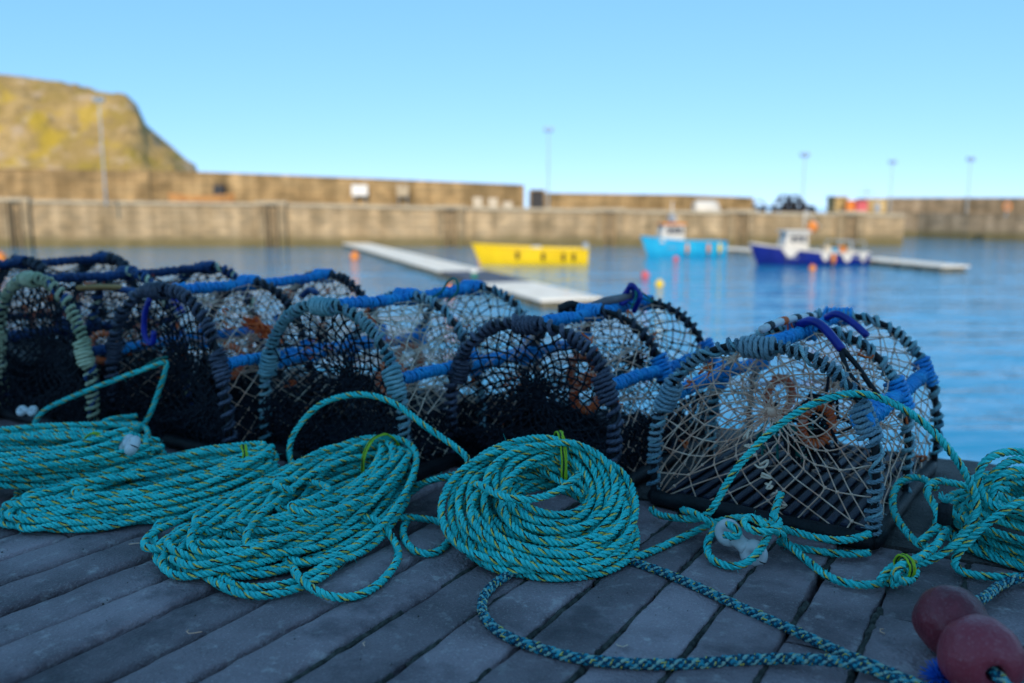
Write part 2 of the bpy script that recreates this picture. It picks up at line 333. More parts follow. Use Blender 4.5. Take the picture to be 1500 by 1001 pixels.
# ------------------------------------------------------------------ harbour: water, headland, piers
def water_mat():
    m = bpy.data.materials.new('harbour_water'); m.use_nodes = True; nt = m.node_tree; L = nt.links; b = nt.nodes['Principled BSDF']
    b.inputs['Base Color'].default_value = (0.015, 0.22, 0.42, 1); b.inputs['Roughness'].default_value = 0.06; b.inputs['IOR'].default_value = 1.33
    tc = nt.nodes.new('ShaderNodeTexCoord'); mp = nt.nodes.new('ShaderNodeMapping'); mp.inputs['Rotation'].default_value = (0, 0, -YAW)
    L.new(tc.outputs['Object'], mp.inputs[0])
    last = None
    for sx, sy, sc, st, dist, dt in ((0.3, 1, 0.2, 0.5, 0.5, 2), (0.3, 1, 0.7, 0.5, 0.42, 3), (0.4, 1, 2.4, 0.5, 0.085, 3)):
        m2 = nt.nodes.new('ShaderNodeMapping'); m2.inputs['Scale'].default_value = (sx, sy, 1); L.new(mp.outputs[0], m2.inputs[0])
        nz = nt.nodes.new('ShaderNodeTexNoise'); nz.inputs['Scale'].default_value = sc; nz.inputs['Detail'].default_value = dt; nz.inputs['Distortion'].default_value = 0.4
        L.new(m2.outputs[0], nz.inputs[0]); bp = nt.nodes.new('ShaderNodeBump'); bp.inputs['Strength'].default_value = st; bp.inputs['Distance'].default_value = dist
        L.new(nz.outputs[0], bp.inputs['Height'])
        if last: L.new(last, bp.inputs['Normal'])
        last = bp.outputs[0]
    L.new(last, b.inputs['Normal']); return m
g = Geo(); S = 9000; g.add([(-S, -S, 0), (S, -S, 0), (S, S, 0), (-S, S, 0)], [(0, 1, 2, 3)])
o = g.build('water', water_mat(), None, False); o.location = (0, 0, WZ); o['kind'] = 'structure'

def pier_mat(name, lo, hi, weed=True, k=1.0):
    """coursed harbour masonry: block courses, streaks, weed below the tide mark"""
    m = mat(name, lo, hi, rough=0.9, scale=0.5, bump=0.4, bscale=5, detail=8); nt = m.node_tree; L = nt.links; b = nt.nodes['Principled BSDF']
    col = b.inputs['Base Color'].links[0].from_socket
    tc = nt.nodes.new('ShaderNodeTexCoord'); mp = nt.nodes.new('ShaderNodeMapping'); mp.inputs['Rotation'].default_value = (PI / 2, 0, 0)
    L.new(tc.outputs['Object'], mp.inputs[0])
    br = nt.nodes.new('ShaderNodeTexBrick'); br.inputs['Scale'].default_value = 1.0; br.inputs['Brick Width'].default_value = 0.95; br.inputs['Row Height'].default_value = 0.42; br.inputs['Mortar Size'].default_value = 0.022
    br.inputs['Color1'].default_value = (0.78, 0.78, 0.78, 1); br.inputs['Color2'].default_value = (1.15, 1.1, 1.05, 1); br.inputs['Mortar'].default_value = (0.5, 0.48, 0.45, 1)
    L.new(mp.outputs[0], br.inputs[0])
    def mul(c, src, f=1.0):
        x = nt.nodes.new('ShaderNodeMix'); x.data_type = 'RGBA'; x.blend_type = 'MULTIPLY'; x.inputs['Factor'].default_value = f
        L.new(c, x.inputs['A']); L.new(src, x.inputs['B']); return x.outputs['Result']
    col = mul(col, br.outputs[0], 0.9)
    st = nt.nodes.new('ShaderNodeMapping'); st.inputs['Scale'].default_value = (0.9, 0.9, 0.06); L.new(tc.outputs['Object'], st.inputs[0])
    nz = nt.nodes.new('ShaderNodeTexNoise'); nz.inputs['Scale'].default_value = 1.0; nz.inputs['Detail'].default_value = 6; L.new(st.outputs[0], nz.inputs[0])
    cr = nt.nodes.new('ShaderNodeValToRGB'); cr.color_ramp.elements[0].position = .38; cr.color_ramp.elements[1].position = .66
    cr.color_ramp.elements[0].color = (0.5, 0.45, 0.36, 1); cr.color_ramp.elements[1].color = (1.25, 1.2, 1.15, 1); L.new(nz.outputs[0], cr.inputs[0])
    col = mul(col, cr.outputs[0], 0.6)
    if weed:
        ge = nt.nodes.new('ShaderNodeNewGeometry'); sp = nt.nodes.new('ShaderNodeSeparateXYZ'); L.new(ge.outputs['Position'], sp.inputs[0])
        ad = nt.nodes.new('ShaderNodeMath'); ad.operation = 'MULTIPLY_ADD'; L.new(nz.outputs[0], ad.inputs[0]); ad.inputs[1].default_value = -0.9; L.new(sp.outputs[2], ad.inputs[2])
        mr = nt.nodes.new('ShaderNodeMapRange'); mr.inputs[1].default_value = WZ + 0.05; mr.inputs[2].default_value = WZ + 0.75; mr.inputs[3].default_value = 0.75; mr.inputs[4].default_value = 0
        L.new(ad.outputs[0], mr.inputs[0]); x = nt.nodes.new('ShaderNodeMix'); x.data_type = 'RGBA'; L.new(mr.outputs[0], x.inputs['Factor']); L.new(col, x.inputs['A']); x.inputs['B'].default_value = (0.10, 0.085, 0.03, 1); col = x.outputs['Result']
    L.new(col, b.inputs['Base Color']); return m
M['pier'] = pier_mat('pier_masonry', (0.32, 0.24, 0.145), (0.46, 0.35, 0.225))
M['para'] = pier_mat('parapet_masonry', (0.23, 0.16, 0.08), (0.42, 0.30, 0.16), weed=False)
M['pierdk'] = pier_mat('far_masonry', (0.24, 0.185, 0.125), (0.40, 0.31, 0.22))
M['pale'] = mat('pale_concrete', (0.34, 0.27, 0.19), (0.46, 0.38, 0.27), rough=0.9, scale=1.5)
M['pilaster'] = pier_mat('pilaster_stone', (0.26, 0.19, 0.115), (0.40, 0.31, 0.20))
M['timber'] = mat('fender_timber', (0.20, 0.14, 0.08), (0.30, 0.21, 0.12), rough=0.9, scale=4)
M['iron'] = mat('dark_iron', (0.02, 0.02, 0.025), (0.04, 0.04, 0.045), rough=0.6, scale=5)
M['galv'] = mat('galvanised_steel', (0.26, 0.32, 0.37), (0.34, 0.40, 0.45), rough=0.5, scale=5)

def wall(name, P, th, z0, m, cap=None, capm=None):
    root = hthing(name, P[0][0], P[0][1], 0)
    x0, y0 = P[0][0], P[0][1]; L_ = [(p[0] - x0, p[1] - y0, p[2]) for p in P]
    g = Geo(); n = len(L_)
    V = [(a, b, z0) for a, b, c in L_] + [(a, b, c) for a, b, c in L_] + [(a, b + th, c) for a, b, c in L_] + [(a, b + th, z0) for a, b, c in L_]
    F = []
    for i in range(n - 1):
        for q in range(3): F.append((q * n + i, q * n + i + 1, (q + 1) * n + i + 1, (q + 1) * n + i))
    F += [(0, n, 2 * n, 3 * n), (n - 1, 4 * n - 1, 3 * n - 1, 2 * n - 1)]
    g.add(V, F); g.build('masonry', m, root, False)
    if cap:
        cw, ch = cap; g = Geo()
        for i in range(n - 1):
            a, b = L_[i], L_[i + 1]
            V = []
            for q in (a, b): V += [(q[0], q[1] - cw, q[2] + .004), (q[0], q[1] + min(th, 1.2) , q[2] + .004), (q[0], q[1] + min(th, 1.2), q[2] + ch), (q[0], q[1] - cw, q[2] + ch)]
            g.add(V, [(0, 4, 5, 1), (1, 5, 6, 2), (2, 6, 7, 3), (3, 7, 4, 0), (0, 1, 2, 3), (7, 6, 5, 4)])
        g.build('coping', capm or m, root, False)
    return root
PF = [(-79.116,70,1.65), (-44.488,76,1.09), (-21.348,77,0.799), (0,77.3,0.381), (18.911,78,0.077), (35.543,79,-0.175)]
pier = tag(wall('pier', PF, 7.0, -3.4, M['pier'], (0.15, 0.28), M['pale']), 'long tan masonry harbour pier with pale coping across the water', 'pier')
PB = [(-85.386,76,4.637), (-47.726,82,4.138), (-28.827,82.5,3.845), (-12.26,83,3.23), (1.168,83.4,2.668)]
tag(wall('parapet_wall', PB, 1.6, 0.2, M['para'], (0.08, 0.12)), 'tall mossy parapet wall on the pier, ending in a step beside the dark doorway', 'wall')
PB2 = [(1.636,84,1.974), (16.566,85,1.793), (23.634,85.6,1.538)]
tag(wall('parapet_wall', PB2, 1.4, -0.3, M['para'], (0.08, 0.1)), 'lower parapet wall on the pier behind the blue boats', 'wall')
PC = [(42.295,104,-0.124), (46.999,101,-0.101), (49.792,95,-0.201), (59.692,82,-0.398)]
tag(wall('outer_breakwater', PC, 6.0, -3.4, M['pierdk'], (0.1, 0.2)), 'grey brown outer breakwater closing the harbour mouth', 'pier')
PC2 = [(45.899,107,1.752), (51.994,99.5,1.677), (62.386,86,1.475)]
tag(wall('breakwater_parapet', PC2, 1.5, -0.6, M['pierdk'], (0.06, 0.1)), 'low parapet wall along the top of the outer breakwater', 'wall')

# ladder bays let into the pier face
for (r, d, z), lab in zip([(-43.126,75.9,1.09), (-21.112,76.8,0.799), (-5.416,77,0.442), (8.677,77.6,0.2), (20.497,78,0.077), (30.497,78.6,-0.049)], ('ladder bay in the pier face under the high end of the headland', 'ladder bay in the pier face just past the hauled out wooden boat', 'ladder bay in the pier face below the fish box stacks', 'ladder bay in the pier face between the yellow and the cyan boat', 'ladder bay in the pier face between the cyan and the navy boat', 'ladder bay in the pier face below the stone hut')):
    t = tag(hthing('ladder_bay', r, d, 0), lab, 'ladder', 'ladder bays along the pier')
    g = Geo(); box_geo(g, (-1.25, -0.22, -3.3), (-.6, -.01, z + .12)); g.build('pilaster', M['pilaster'], t, False)
    g = Geo(); box_geo(g, (.6, -0.22, -3.3), (1.25, -.01, z + .12)); g.build('pilaster', M['pilaster'], t, False)
    g = Geo(); box_geo(g, (-1.35, -0.3, z + .125), (1.35, .3, z + .42)); g.build('cap', M['pale'], t, False)
    g = Geo(); box_geo(g, (-.42, -0.2, -3.3), (-.3, -.04, z + .1)); box_geo(g, (.3, -0.2, -3.3), (.42, -.04, z + .1)); g.build('stile', M['timber'], t, False)
    for i in range(11):
        g = Geo(); tube(g, [(-.31, -.12, WZ + .2 + i * .3), (0, -.12, WZ + .2 + i * .3), (.31, -.12, WZ + .2 + i * .3)], .025, 5); g.build('rung', M['iron'], t)
# things on the pier
(r, d, z), = [(2.405,83.2,0.616)]
t = tag(hthing('store_doorway', r, d, z), 'dark recessed doorway at the step in the parapet wall', 'door')
g = Geo(); box_geo(g, (-.75, -.1, -.25), (-.6, .6, 1.6)); box_geo(g, (.6, -.1, -.25), (.75, .6, 1.6)); box_geo(g, (-.75, -.1, 1.605), (.75, .6, 1.75)); g.build('frame', M['pierdk'], t, False)
g = Geo(); box_geo(g, (-.595, .1, -.25), (.595, .2, 1.6)); g.build('door', M['iron'], t, False)
for (r, d, z), lab, w in zip([(-14.297,82.2,1.504), (-10.284,82.4,1.442)], ('wide white notice board fixed to the tall parapet wall', 'smaller white notice board fixed to the tall parapet wall'), (1.5, 1.1)):
    t = tag(hthing('notice_board', r, d, z), lab, 'sign')
    for s in (-1, 1):
        g = Geo(); tube(g, [(s * w * .35, .1, -.5), (s * w * .35, .1, .6), (s * w * .35, .1, 1.4)], .05, 6); g.build('post', M['galv'], t)
    g = Geo(); box_geo(g, (-w / 2, -.02, .25), (w / 2, .06, 1.25), .015); g.build('panel', M['whitepl'] if w > 1.2 else M['pale'], t, False)
M['wood_or'] = mat('varnished_orange_wood', (0.40, 0.18, 0.06), (0.52, 0.28, 0.11), rough=0.6, scale=2)
M['crate'] = mat('fish_box_pale', (0.48, 0.40, 0.31), (0.60, 0.52, 0.42), rough=0.7, scale=3)
for i, (r, d, z) in enumerate([(-3.124,80,0.742), (-1.75,80,0.68), (-0.437,80,0.68)]):
    t = tag(hthing('fish_box_stack', r, d, z, .1 * i), 'lowest stack of pale fish boxes, only two high, against the parapet wall' if i == 2 else 'three high stack of pale fish boxes against the parapet wall', 'boxes', 'fish box stacks on the pier')
    for q in range(3 - (i == 2)):
        g = Geo(); w, l, h = .42, .3, .3; zz = -.1 + q * .32
        box_geo(g, (-w, -l, zz), (w, l, zz + .05)); box_geo(g, (-w, -l, zz + .051), (-w + .04, l, zz + h)); box_geo(g, (w - .04, -l, zz + .051), (w, l, zz + h))
        box_geo(g, (-w + .041, -l, zz + .051), (w - .041, -l + .04, zz + h)); box_geo(g, (-w + .041, l - .04, zz + .051), (w - .041, l, zz + h)); g.build('fish_box', M['crate'], t, False)

# ---- boats
def hull_grid(L_, B, sheer, depth, n=22, k=9, bow=0.55, tr=0.75):
    V = []; S = []
    for i in range(n):
        t = i / (n - 1)                                # 0 stern .. 1 bow
        b = B / 2 * (tr + (1 - tr) * math.sin(min(t / .45, 1) * PI / 2)) * (1 if t < .5 else max(0.02, 1 - ((t - .5) / .5) ** 2.2))
        zs = sheer(t); zk = -depth * (1 - max(0, (t - .75) / .25) ** 2 * .8)
        xl = -L_ / 2 + L_ * t
        for j in range(k):
            a = j / (k - 1) * PI                        # port gunwale .. keel .. starboard
            c, s = math.cos(a), math.sin(a)
            y = b * (abs(c) ** .6) * (1 if c > 0 else -1); f = s ** .75
            z = zs + (zk - zs) * f; rake = bow * max(0, (t - .7) / .3) * (1 - f)
            V.append((xl + rake, y, z))
        S.append((xl + bow * max(0, (t - .7) / .3), b, zs))
    return V, S
def boat(name, label, r, d, ang, L_, B, sheer, mh, mg, depth=.35, mi=None):
    t = tag(hthing(name, r, d, WZ, ang), label, 'boat')
    n, k = 22, 9; V, S = hull_grid(L_, B, sheer, depth, n, k)
    g = Geo(); g.add(V, grid_faces(n, k, False)); g.add([V[j] for j in range(k)], [(j, j + 1, k - 2 - j, k - 1 - j) for j in range(k // 2)])
    W = [(x * .985, y * .93, z if j in (0, k - 1) else z + .08) for (x, y, z), j in zip(V, list(range(k)) * n)]
    g.add(W, grid_faces(n, k, False)[:, ::-1]); g.build('hull', mh, t)
    g = Geo()
    for s in (1, -1): tube(g, [(x, s * b, z + .02) for x, b, z in S], .07, 6)
    tube(g, [(S[0][0], y, S[0][2] + .02) for y in np.linspace(-S[0][1], S[0][1], 5)], .07, 6)
    g.build('gunwale', mg, t)
    for q in ((.3, .55) if mi is None else mi):
        i = int(q * (n - 1)); x, b, z = S[i]; g = Geo(); box_geo(g, (x - .14, -b * .93, z - .3), (x + .14, b * .93, z - .24)); g.build('thwart', mg, t, False)
    return t, S
M['b_yel'] = mat('yellow_hull_paint', (0.72, 0.46, 0.004), (0.80, 0.53, 0.006), rough=0.35, scale=1.5, spec=0.5)
M['b_cyan'] = mat('cyan_hull_paint', (0.01, 0.30, 0.55), (0.02, 0.38, 0.62), rough=0.4, scale=1.5, spec=0.5)
M['b_navy'] = mat('navy_hull_paint', (0.003, 0.008, 0.13), (0.006, 0.014, 0.19), rough=0.35, scale=1.5, spec=0.5)
M['b_white'] = mat('boat_white', (0.50, 0.47, 0.43), (0.62, 0.58, 0.54), rough=0.45, scale=2)
M['b_orange'] = mat('boat_orange', (0.60, 0.17, 0.03), (0.72, 0.25, 0.05), rough=0.5, scale=2)
M['b_glass'] = mat('boat_window', (0.02, 0.03, 0.05), rough=0.1, spec=0.6)
M['b_dark'] = mat('boat_fittings', (0.05, 0.035, 0.01), (0.09, 0.06, 0.02), rough=0.7, scale=3)
M['b_grey'] = mat('motor_grey', (0.2, 0.24, 0.30), (0.3, 0.34, 0.4), rough=0.5, scale=3)

(r, d, z), = [(1.342,53.131,-2.8)]
t, S = boat('open_boat', 'bright yellow open boat moored behind the pontoon', r, d, PI + .06, 6.5, 2.1, lambda t: .92 + .32 * t ** 2.2, M['b_yel'], M['b_yel'])
for q in (.68, .46, .28, .17):
    i = int(q * 21); x, b, z = S[i]
    for s in (1, -1):
        g = Geo(); tube(g, [(x, s * (b * .93 + .1), z - .62), (x, s * (b * .96 + .12), z - .45), (x, s * (b * .98 + .12), z - .2)], [.06, .13, .10], 8); g.build('fender', M['b_dark'], t)
g = Geo(); box_geo(g, (-.45, -.4, .85), (.15, .3, 1.15), .06); g.build('engine_box', M['b_white'], t, False)
g = Geo(); box_geo(g, (-3.35, -.2, .7), (-3.0, .2, 1.35), .08); g.build('outboard_motor', M['b_grey'], t, False)

def wheelhouse(t, x0, x1, w, z0, z1, roofm, win=3):
    g = Geo(); V = [(x0, -w, z0), (x1, -w * .9, z0), (x1, w * .9, z0), (x0, w, z0), (x0 + .06, -w * .9, z1), (x1 - .3, -w * .8, z1), (x1 - .3, w * .8, z1), (x0 + .06, w * .9, z1)]
    g.add(V, [(0, 1, 5, 4), (1, 2, 6, 5), (2, 3, 7, 6), (3, 0, 4, 7), (4, 5, 6, 7), (3, 2, 1, 0)]); h = g.build('wheelhouse', M['b_white'], t, False)
    g = Geo(); box_geo(g, (x0 - .12, -w * 1.02, z1 + .004), (x1 - .1, w * 1.02, z1 + .16), .04); g.build('roof', roofm, h, False)
    for s in (1, -1):
        for i in range(win):
            a = x0 + .18 + i * (x1 - x0 - .55) / win; b = a + (x1 - x0 - .55) / win - .1; y0 = lambda z: s * (w * (1 - .1 * (z - z0) / (z1 - z0)) + .015 - (.05 * w if i == win - 1 else .02 * w))
            za, zb = z0 + (z1 - z0) * .5, z0 + (z1 - z0) * .88
            g = Geo(); box_geo(g, (a, min(y0(za), y0(za) - .03 * s), za), (b, max(y0(za), y0(za) - .03 * s), zb)); g.build('window', M['b_glass'], h, False)
    return h
(r, d, z), = [(12.779,63.865,-2.8)]
t, S = boat('fishing_boat', 'bright cyan fishing boat with white cabin and orange roof, moored by the pier', r, d, PI + .12, 5.7, 2.2, lambda t: .95 + .62 * max(0, t - .25) ** 1.6, M['b_cyan'], M['b_cyan'], mi=())
g = Geo(); box_geo(g, (-2.6, -.95, .55), (1.6, .95, .6)); g.build('deck', M['b_grey'], t, False)
h = wheelhouse(t, .35, 2.15, .82, .95, 2.2, M['b_orange'])
g = Geo(); tube(g, [(1.1, 0, 2.3), (1.1, 0, 3.0), (1.1, 0, 3.9)], .05, 6); tube(g, [(1.1, -.4, 2.9), (1.1, 0, 2.95), (1.1, .4, 2.9)], .04, 6); g.build('mast', M['b_white'], t)
g = Geo(); box_geo(g, (.85, -.25, 2.37), (1.35, .25, 2.95), .1); g.build('life_raft', M['b_grey'], t, False)
for x in (.25, -1.35, -2.2):
    for s in (1, -1):
        g = Geo(); tube(g, [(x, s * 1.12, .15), (x, s * 1.17, .5), (x, s * 1.12, .9)], [.08, .14, .07], 8); g.build('fender', M['b_orange'] if x > -2 else M['b_yel'], t)
(r, d, z), = [(18.321,53.131,-2.8)]
t, S = boat('fishing_boat', 'dark navy fishing boat with white cabin and scalloped cream gunwale covers', r, d, PI + .05, 6.6, 2.3, lambda t: .72 + .85 * max(0, t - .2) ** 1.7, M['b_navy'], M['b_white'], mi=())
g = Geo(); box_geo(g, (-3, -1, .45), (1.9, 1, .5)); g.build('deck', M['b_grey'], t, False)
wheelhouse(t, .45, 2.0, .75, .85, 1.95, M['b_white'])
g = Geo(); tube(g, [(.5, 0, 2.27), (.5, 0, 2.8), (.5, 0, 3.3)], .05, 6); tube(g, [(.5, 0, 3.1), (0, 0, 2.8), (-.5, 0, 2.3)], .03, 5); g.build('mast', M['b_white'], t)
g = Geo(); tube(g, [(-.05, -.2, 2.0), (-.1, -.2, 2.3), (-.1, -.2, 2.62)], [.2, .34, .18], 10); g.build('marker_buoy', M['b_orange'], t)
for xa, xb in ((-.7, -.15), (-2.15, -1.45), (-3.1, -2.6), (1.2, 2.1)):
    for s in (1, -1):
        P = []
        for i in range(9):
            q = i / 8; x = xa + (xb - xa) * q; tt = (x + 3.3) / 6.6; bb = np.interp(x, [p[0] for p in S], [p[1] for p in S]); zz = np.interp(x, [p[0] for p in S], [p[2] for p in S])
            P.append((x, s * (bb + .05), zz + .03, zz - .12 - .38 * math.sin(q * PI)))
        g = Geo(); V = [(a, b, c) for a, b, c, e in P] + [(a, b * .99, e) for a, b, c, e in P] + [(a, b - .04 * s, c) for a, b, c, e in P] + [(a, b * .99 - .04 * s, e) for a, b, c, e in P]
        F = [(i, i + 1, 10 + i, 9 + i) for i in range(8)] + [(18 + i, 27 + i, 28 + i, 19 + i) for i in range(8)] + [(i, 18 + i, 19 + i, 1 + i) for i in range(8)] + [(9 + i, 10 + i, 28 + i, 27 + i) for i in range(8)]
        g.add(V, F); g.build('gunwale_cover', M['b_white'], t, False)
for s in (1, -1):
    g = Geo(); tube(g, [(-.9, s * 1.2, .1), (-.9, s * 1.26, .4), (-.9, s * 1.22, .75)], [.08, .15, .07], 8); g.build('fender', M['b_orange'], t)
for x in (-2.9, -2.1, -1.3):                                             # stern rails and a working gallows
    for sd in (1, -1):
        g = Geo(); tube(g, [(x, sd * .95, .7), (x, sd * .95, 1.1), (x, sd * .95, 1.45)], .03, 5); g.build('stanchion', M['galv'], t)
for sd in (1, -1):
    g = Geo(); tube(g, [(-2.9, sd * .95, 1.45), (-2.1, sd * .95, 1.46), (-1.3, sd * .95, 1.45)], .03, 5); g.build('rail', M['galv'], t)
for q in range(4):
    g = Geo(); box_geo(g, (-2.6 + q * .5, -.5 + .1 * q, .51), (-2.2 + q * .5, .1 + .1 * q, .51 + .5 + .12 * (q % 2)), .04); g.build('fish_box', M[('crate', 'b_orange', 'b_cyan', 'crate')[q]], t, False)
# a boat hauled out on the pier
(r, d, z), = [(-28.174,79.5,1.048)]
t = tag(hthing('wooden_boat', r, d, z - .1, .05), 'orange brown wooden boat hauled out on the pier below the headland', 'boat')
n, k = 18, 9; V, S2 = hull_grid(5.6, 1.8, lambda t: .75 + .25 * (2 * t - 1) ** 2, .1, n, k, .3, .55)
g = Geo(); g.add(V, grid_faces(n, k, False)); g.add([V[j] for j in range(k)], [(j, j + 1, k - 2 - j, k - 1 - j) for j in range(k // 2)]); g.add([(x * .98, y * .93, zz + .03) for x, y, zz in V], grid_faces(n, k, False)[:, ::-1]); g.build('hull', M['wood_or'], t)
g = Geo(); box_geo(g, (1.2, -.5, .5), (2.1, .5, 1.75), .05); g.build('cuddy', M['iron'], t, False)
for x in (-1.5, 1.2):
    g = Geo(); box_geo(g, (x - .1, -.7, -.2), (x + .1, .7, 0.02)); g.build('chock', M['timber'], t, False)

# upturned white dinghy, piled creels, stone hut with gear at the pier end
(r, d, z), = [(18.339,82,0.11)]
t = tag(hthing('upturned_dinghy', r, d, z, .2), 'upturned white dinghy on the pier between the two blue boats', 'boat')
V, S2 = hull_grid(2.7, 1.5, lambda t: 0, 1.15, 14, 9, .2, .7)
g = Geo(); g.add([(x, y, -zz + .0) for x, y, zz in V], grid_faces(14, 9, False)[:, ::-1]); g.add([(x, y, -zz) for x, y, zz in V[:9]], [(j, j + 1, 7 - j, 8 - j) for j in range(4)]); g.build('hull', M['b_white'], t)
g = Geo(); box_geo(g, (-1.2, -.04, 1.14), (1.0, .04, 1.24)); g.build('keel', M['b_grey'], t, False)
M['pile_g'] = mat('far_creel_net', (0.03, 0.035, 0.045), (0.16, 0.17, 0.20), rough=0.9, scale=5)
M['pile_b'] = mat('far_creel_dark', (0.010, 0.010, 0.016), (0.04, 0.03, 0.04), rough=0.9, scale=5)
for i, (r, d, z) in enumerate([(23.084,82,0.11), (24.257,82.5,0.106), (25.072,82,0.11), (26.161,82.4,0.107), (26.996,82,0.11), (27.928,82.3,0.171), (25.048,82,0.617), (26.072,82.2,0.617), (26.906,82,0.617), (23.244,82.2,0.68), (25.472,82,1.123), (26.432,82,1.123)]):
    t = tag(hthing('stacked_creel', r, d, z, rnd.uniform(-.5, .5)), 'dark creel in the heap on the far pier near the harbour mouth', 'creel', 'creels heaped on the far pier'); mm = M['pile_b'] if i in (0, 1, 9) else M['pile_g']
    g = Geo(); w, h, l = .5, .66, .5
    arch = [(w * math.cos(a), max(0, h * math.sin(a))) for a in np.linspace(0, PI, 9)]
    for y in (-l, 0, l): tube(g, [(a, y, b) for a, b in arch], .05, 5)
    g.build('hoop', M['pile_b'], t); g = Geo(); V = [(a * .97, y, b * .97) for y in np.linspace(-l, l, 5) for a, b in arch]; g.add(V, grid_faces(5, 9, False)); g.build('net', mm, t, False)
    g = Geo(); box_geo(g, (-w, -l, -.04), (w, l, .03)); g.build('base', M['pile_b'], t, False)
(r, d, z), = [(32.823,82,0.237)]
t = tag(hthing('stone_hut', r, d, z), 'small yellowish stone hut with a stepped roofline near the pier end', 'hut')
M['hut'] = pier_mat('hut_stone', (0.42, 0.30, 0.13), (0.52, 0.40, 0.22), weed=False)
g = Geo(); box_geo(g, (-2.5, 0, -.2), (-1.35, 2.2, 1.35)); box_geo(g, (.35, 0, -.2), (2.3, 2.2, 1.15)); box_geo(g, (-1.345, .3, -.2), (.345, 2.1, .85)); g.build('wall', M['hut'], t, False)
for a, b, zz in ((-2.6, -1.3, 1.355), (.28, 2.4, 1.155)):
    g = Geo(); box_geo(g, (a, -.1, zz), (b, 2.3, zz + .14)); g.build('roof', M['pale'], t, False)
g = Geo(); box_geo(g, (1.2, -.03, 0), (1.7, .02, .85)); g.build('window', M['b_grey'], t, False)
M['pinkred'] = mat('red_pink_plastic', (0.50, 0.07, 0.09), (0.6, 0.13, 0.14), rough=0.5, scale=3)
for (r, d, z), mm, lab, w in zip([(31.09,80.5,0.245), (31.901,80,0.186)], (M['b_orange'], M['pinkred']), ('orange lidded gear bin in front of the stone hut', 'red lidded gear bin in front of the stone hut'), (.42, .5)):
    t = tag(hthing('gear_bin', r, d, z), lab, 'bin')
    g = Geo(); box_geo(g, (-w, -.4, -.1), (w, .4, .95), .05); g.build('body', mm, t, False); g = Geo(); box_geo(g, (-w - .05, -.45, .955), (w + .05, .45, 1.08), .03); g.build('lid', mm, t, False)
for (r, d, z), hh in zip([(33.783,83.5,0.744), (34.761,83.5,0.744)], (2.4, 1.6)):
    t = tag(hthing('flag_pole', r, d, z - .5), 'taller thin mast standing behind the stone hut' if hh > 2 else 'shorter thin mast standing behind the stone hut', 'mast', 'masts behind the hut')
    g = Geo(); tube(g, [(0, 0, 0), (0, 0, hh / 2), (0, 0, hh)], .045, 6); g.build('pole', M['galv'], t); g = Geo(); tube(g, [(-.6, 0, hh * .75), (0, 0, hh * .8), (.6, 0, hh * .75)], .05, 6); g.build('crosstree', M['galv'], t)
# lamps
for (r, d, z), top, lab in zip([(-34.576,74.5,1.369), (3.355,81,0.43), (28.571,86,0.281), (45.384,105,0.275), (51.554,99,0.068)], [(-33.998,74.5,9.375), (3.309,81,7.529), (28.3,86,5.549), (45.012,105,5.828), (51.088,99,5.834)],
        ('tall lamp post on the pier in front of the headland', 'tall lamp post on the pier above the yellow boat', 'lamp post rising behind the heap of creels', 'lamp post behind the stone hut at the harbour mouth', 'lamp post on the outer breakwater')):
    t = tag(hthing('lamp_post', r, d, z - .5), lab, 'lamp post', 'lamp posts along the piers'); hh = top[2] - z + .5
    g = Geo(); tube(g, [(0, 0, 0), (0, 0, hh * .3), (0, 0, hh * .6), (0, 0, hh)], [.09, .07, .06, .05], 8); g.build('pole', M['galv'], t)
    g = Geo(); tube(g, [(-.35, 0, hh), (0, 0, hh + .04), (.35, 0, hh)], .05, 6); g.build('bracket', M['galv'], t)
    for s in (-1, 1):
        g = Geo(); box_geo(g, (s * .26 - .17, -.2, hh + .08), (s * .26 + .17, .2, hh + .4), .05); g.build('lantern', M['galv'], t, False)
# lifebuoy on the breakwater
(r, d, z), = [(49.873,88,0.272)]
t = tag(hthing('lifebuoy_post', r, d, z), 'orange lifebuoy on a post on the outer breakwater', 'lifebuoy')
g = Geo(); tube(g, [(0, .1, -.6), (0, .1, .3), (0, .1, 1.1)], .05, 6); g.build('post', M['galv'], t)
g = Geo(); a = np.linspace(0, 2 * PI, 17); tube(g, np.stack([.36 * np.cos(a), 0 * a, .5 + .36 * np.sin(a)], 1), .1, 6, caps=False); g.build('ring', M['b_orange'], t)
# pontoons
M['pont_w'] = mat('pontoon_pale_deck', (0.68, 0.62, 0.55), (0.80, 0.74, 0.67), rough=0.8, scale=1.5)
M['pont_d'] = mat('pontoon_dark_mat', (0.05, 0.06, 0.09), (0.10, 0.11, 0.15), rough=0.8, scale=1.5)
M['pont_f'] = mat('pontoon_float', (0.10, 0.09, 0.06), (0.2, 0.18, 0.13), rough=0.8, scale=2)
def pontoon(label, a, b, w, secs):
    (r0, d0, _), (r1, d1, _) = a, b; L_ = math.hypot(r1 - r0, d1 - d0); t = tag(hthing('pontoon', r0, d0, WZ, math.atan2(d1 - d0, r1 - r0)), label, 'pontoon'); x = 0
    for f, m in secs:
        x2 = x + f * L_; g = Geo(); box_geo(g, (x + .05, -w / 2, .26), (x2 - .05, w / 2, .36), .02); s = g.build('deck_section', m, t, False)
        g = Geo(); q = x + .1
        while q < x2 - .6: box_geo(g, (q, -w / 2 + .06, -.3), (min(q + 1.6, x2 - .1), w / 2 - .06, .255), .05); q += 1.9
        g.build('float', M['pont_f'], s, False); x = x2
    return t
A = [(-14.01,77.494,-2.45), (2.08,29.775,-2.45)]
pontoon('long floating pontoon with pale and dark deck sections leading towards the quay', A[0], A[1], 2.3, ((.62, M['pont_w']), (.10, M['pont_w']), (.14, M['pont_d']), (.14, M['pont_w'])))
A = [(22.344,54.311,-2.45), (24.014,46.665,-2.45)]
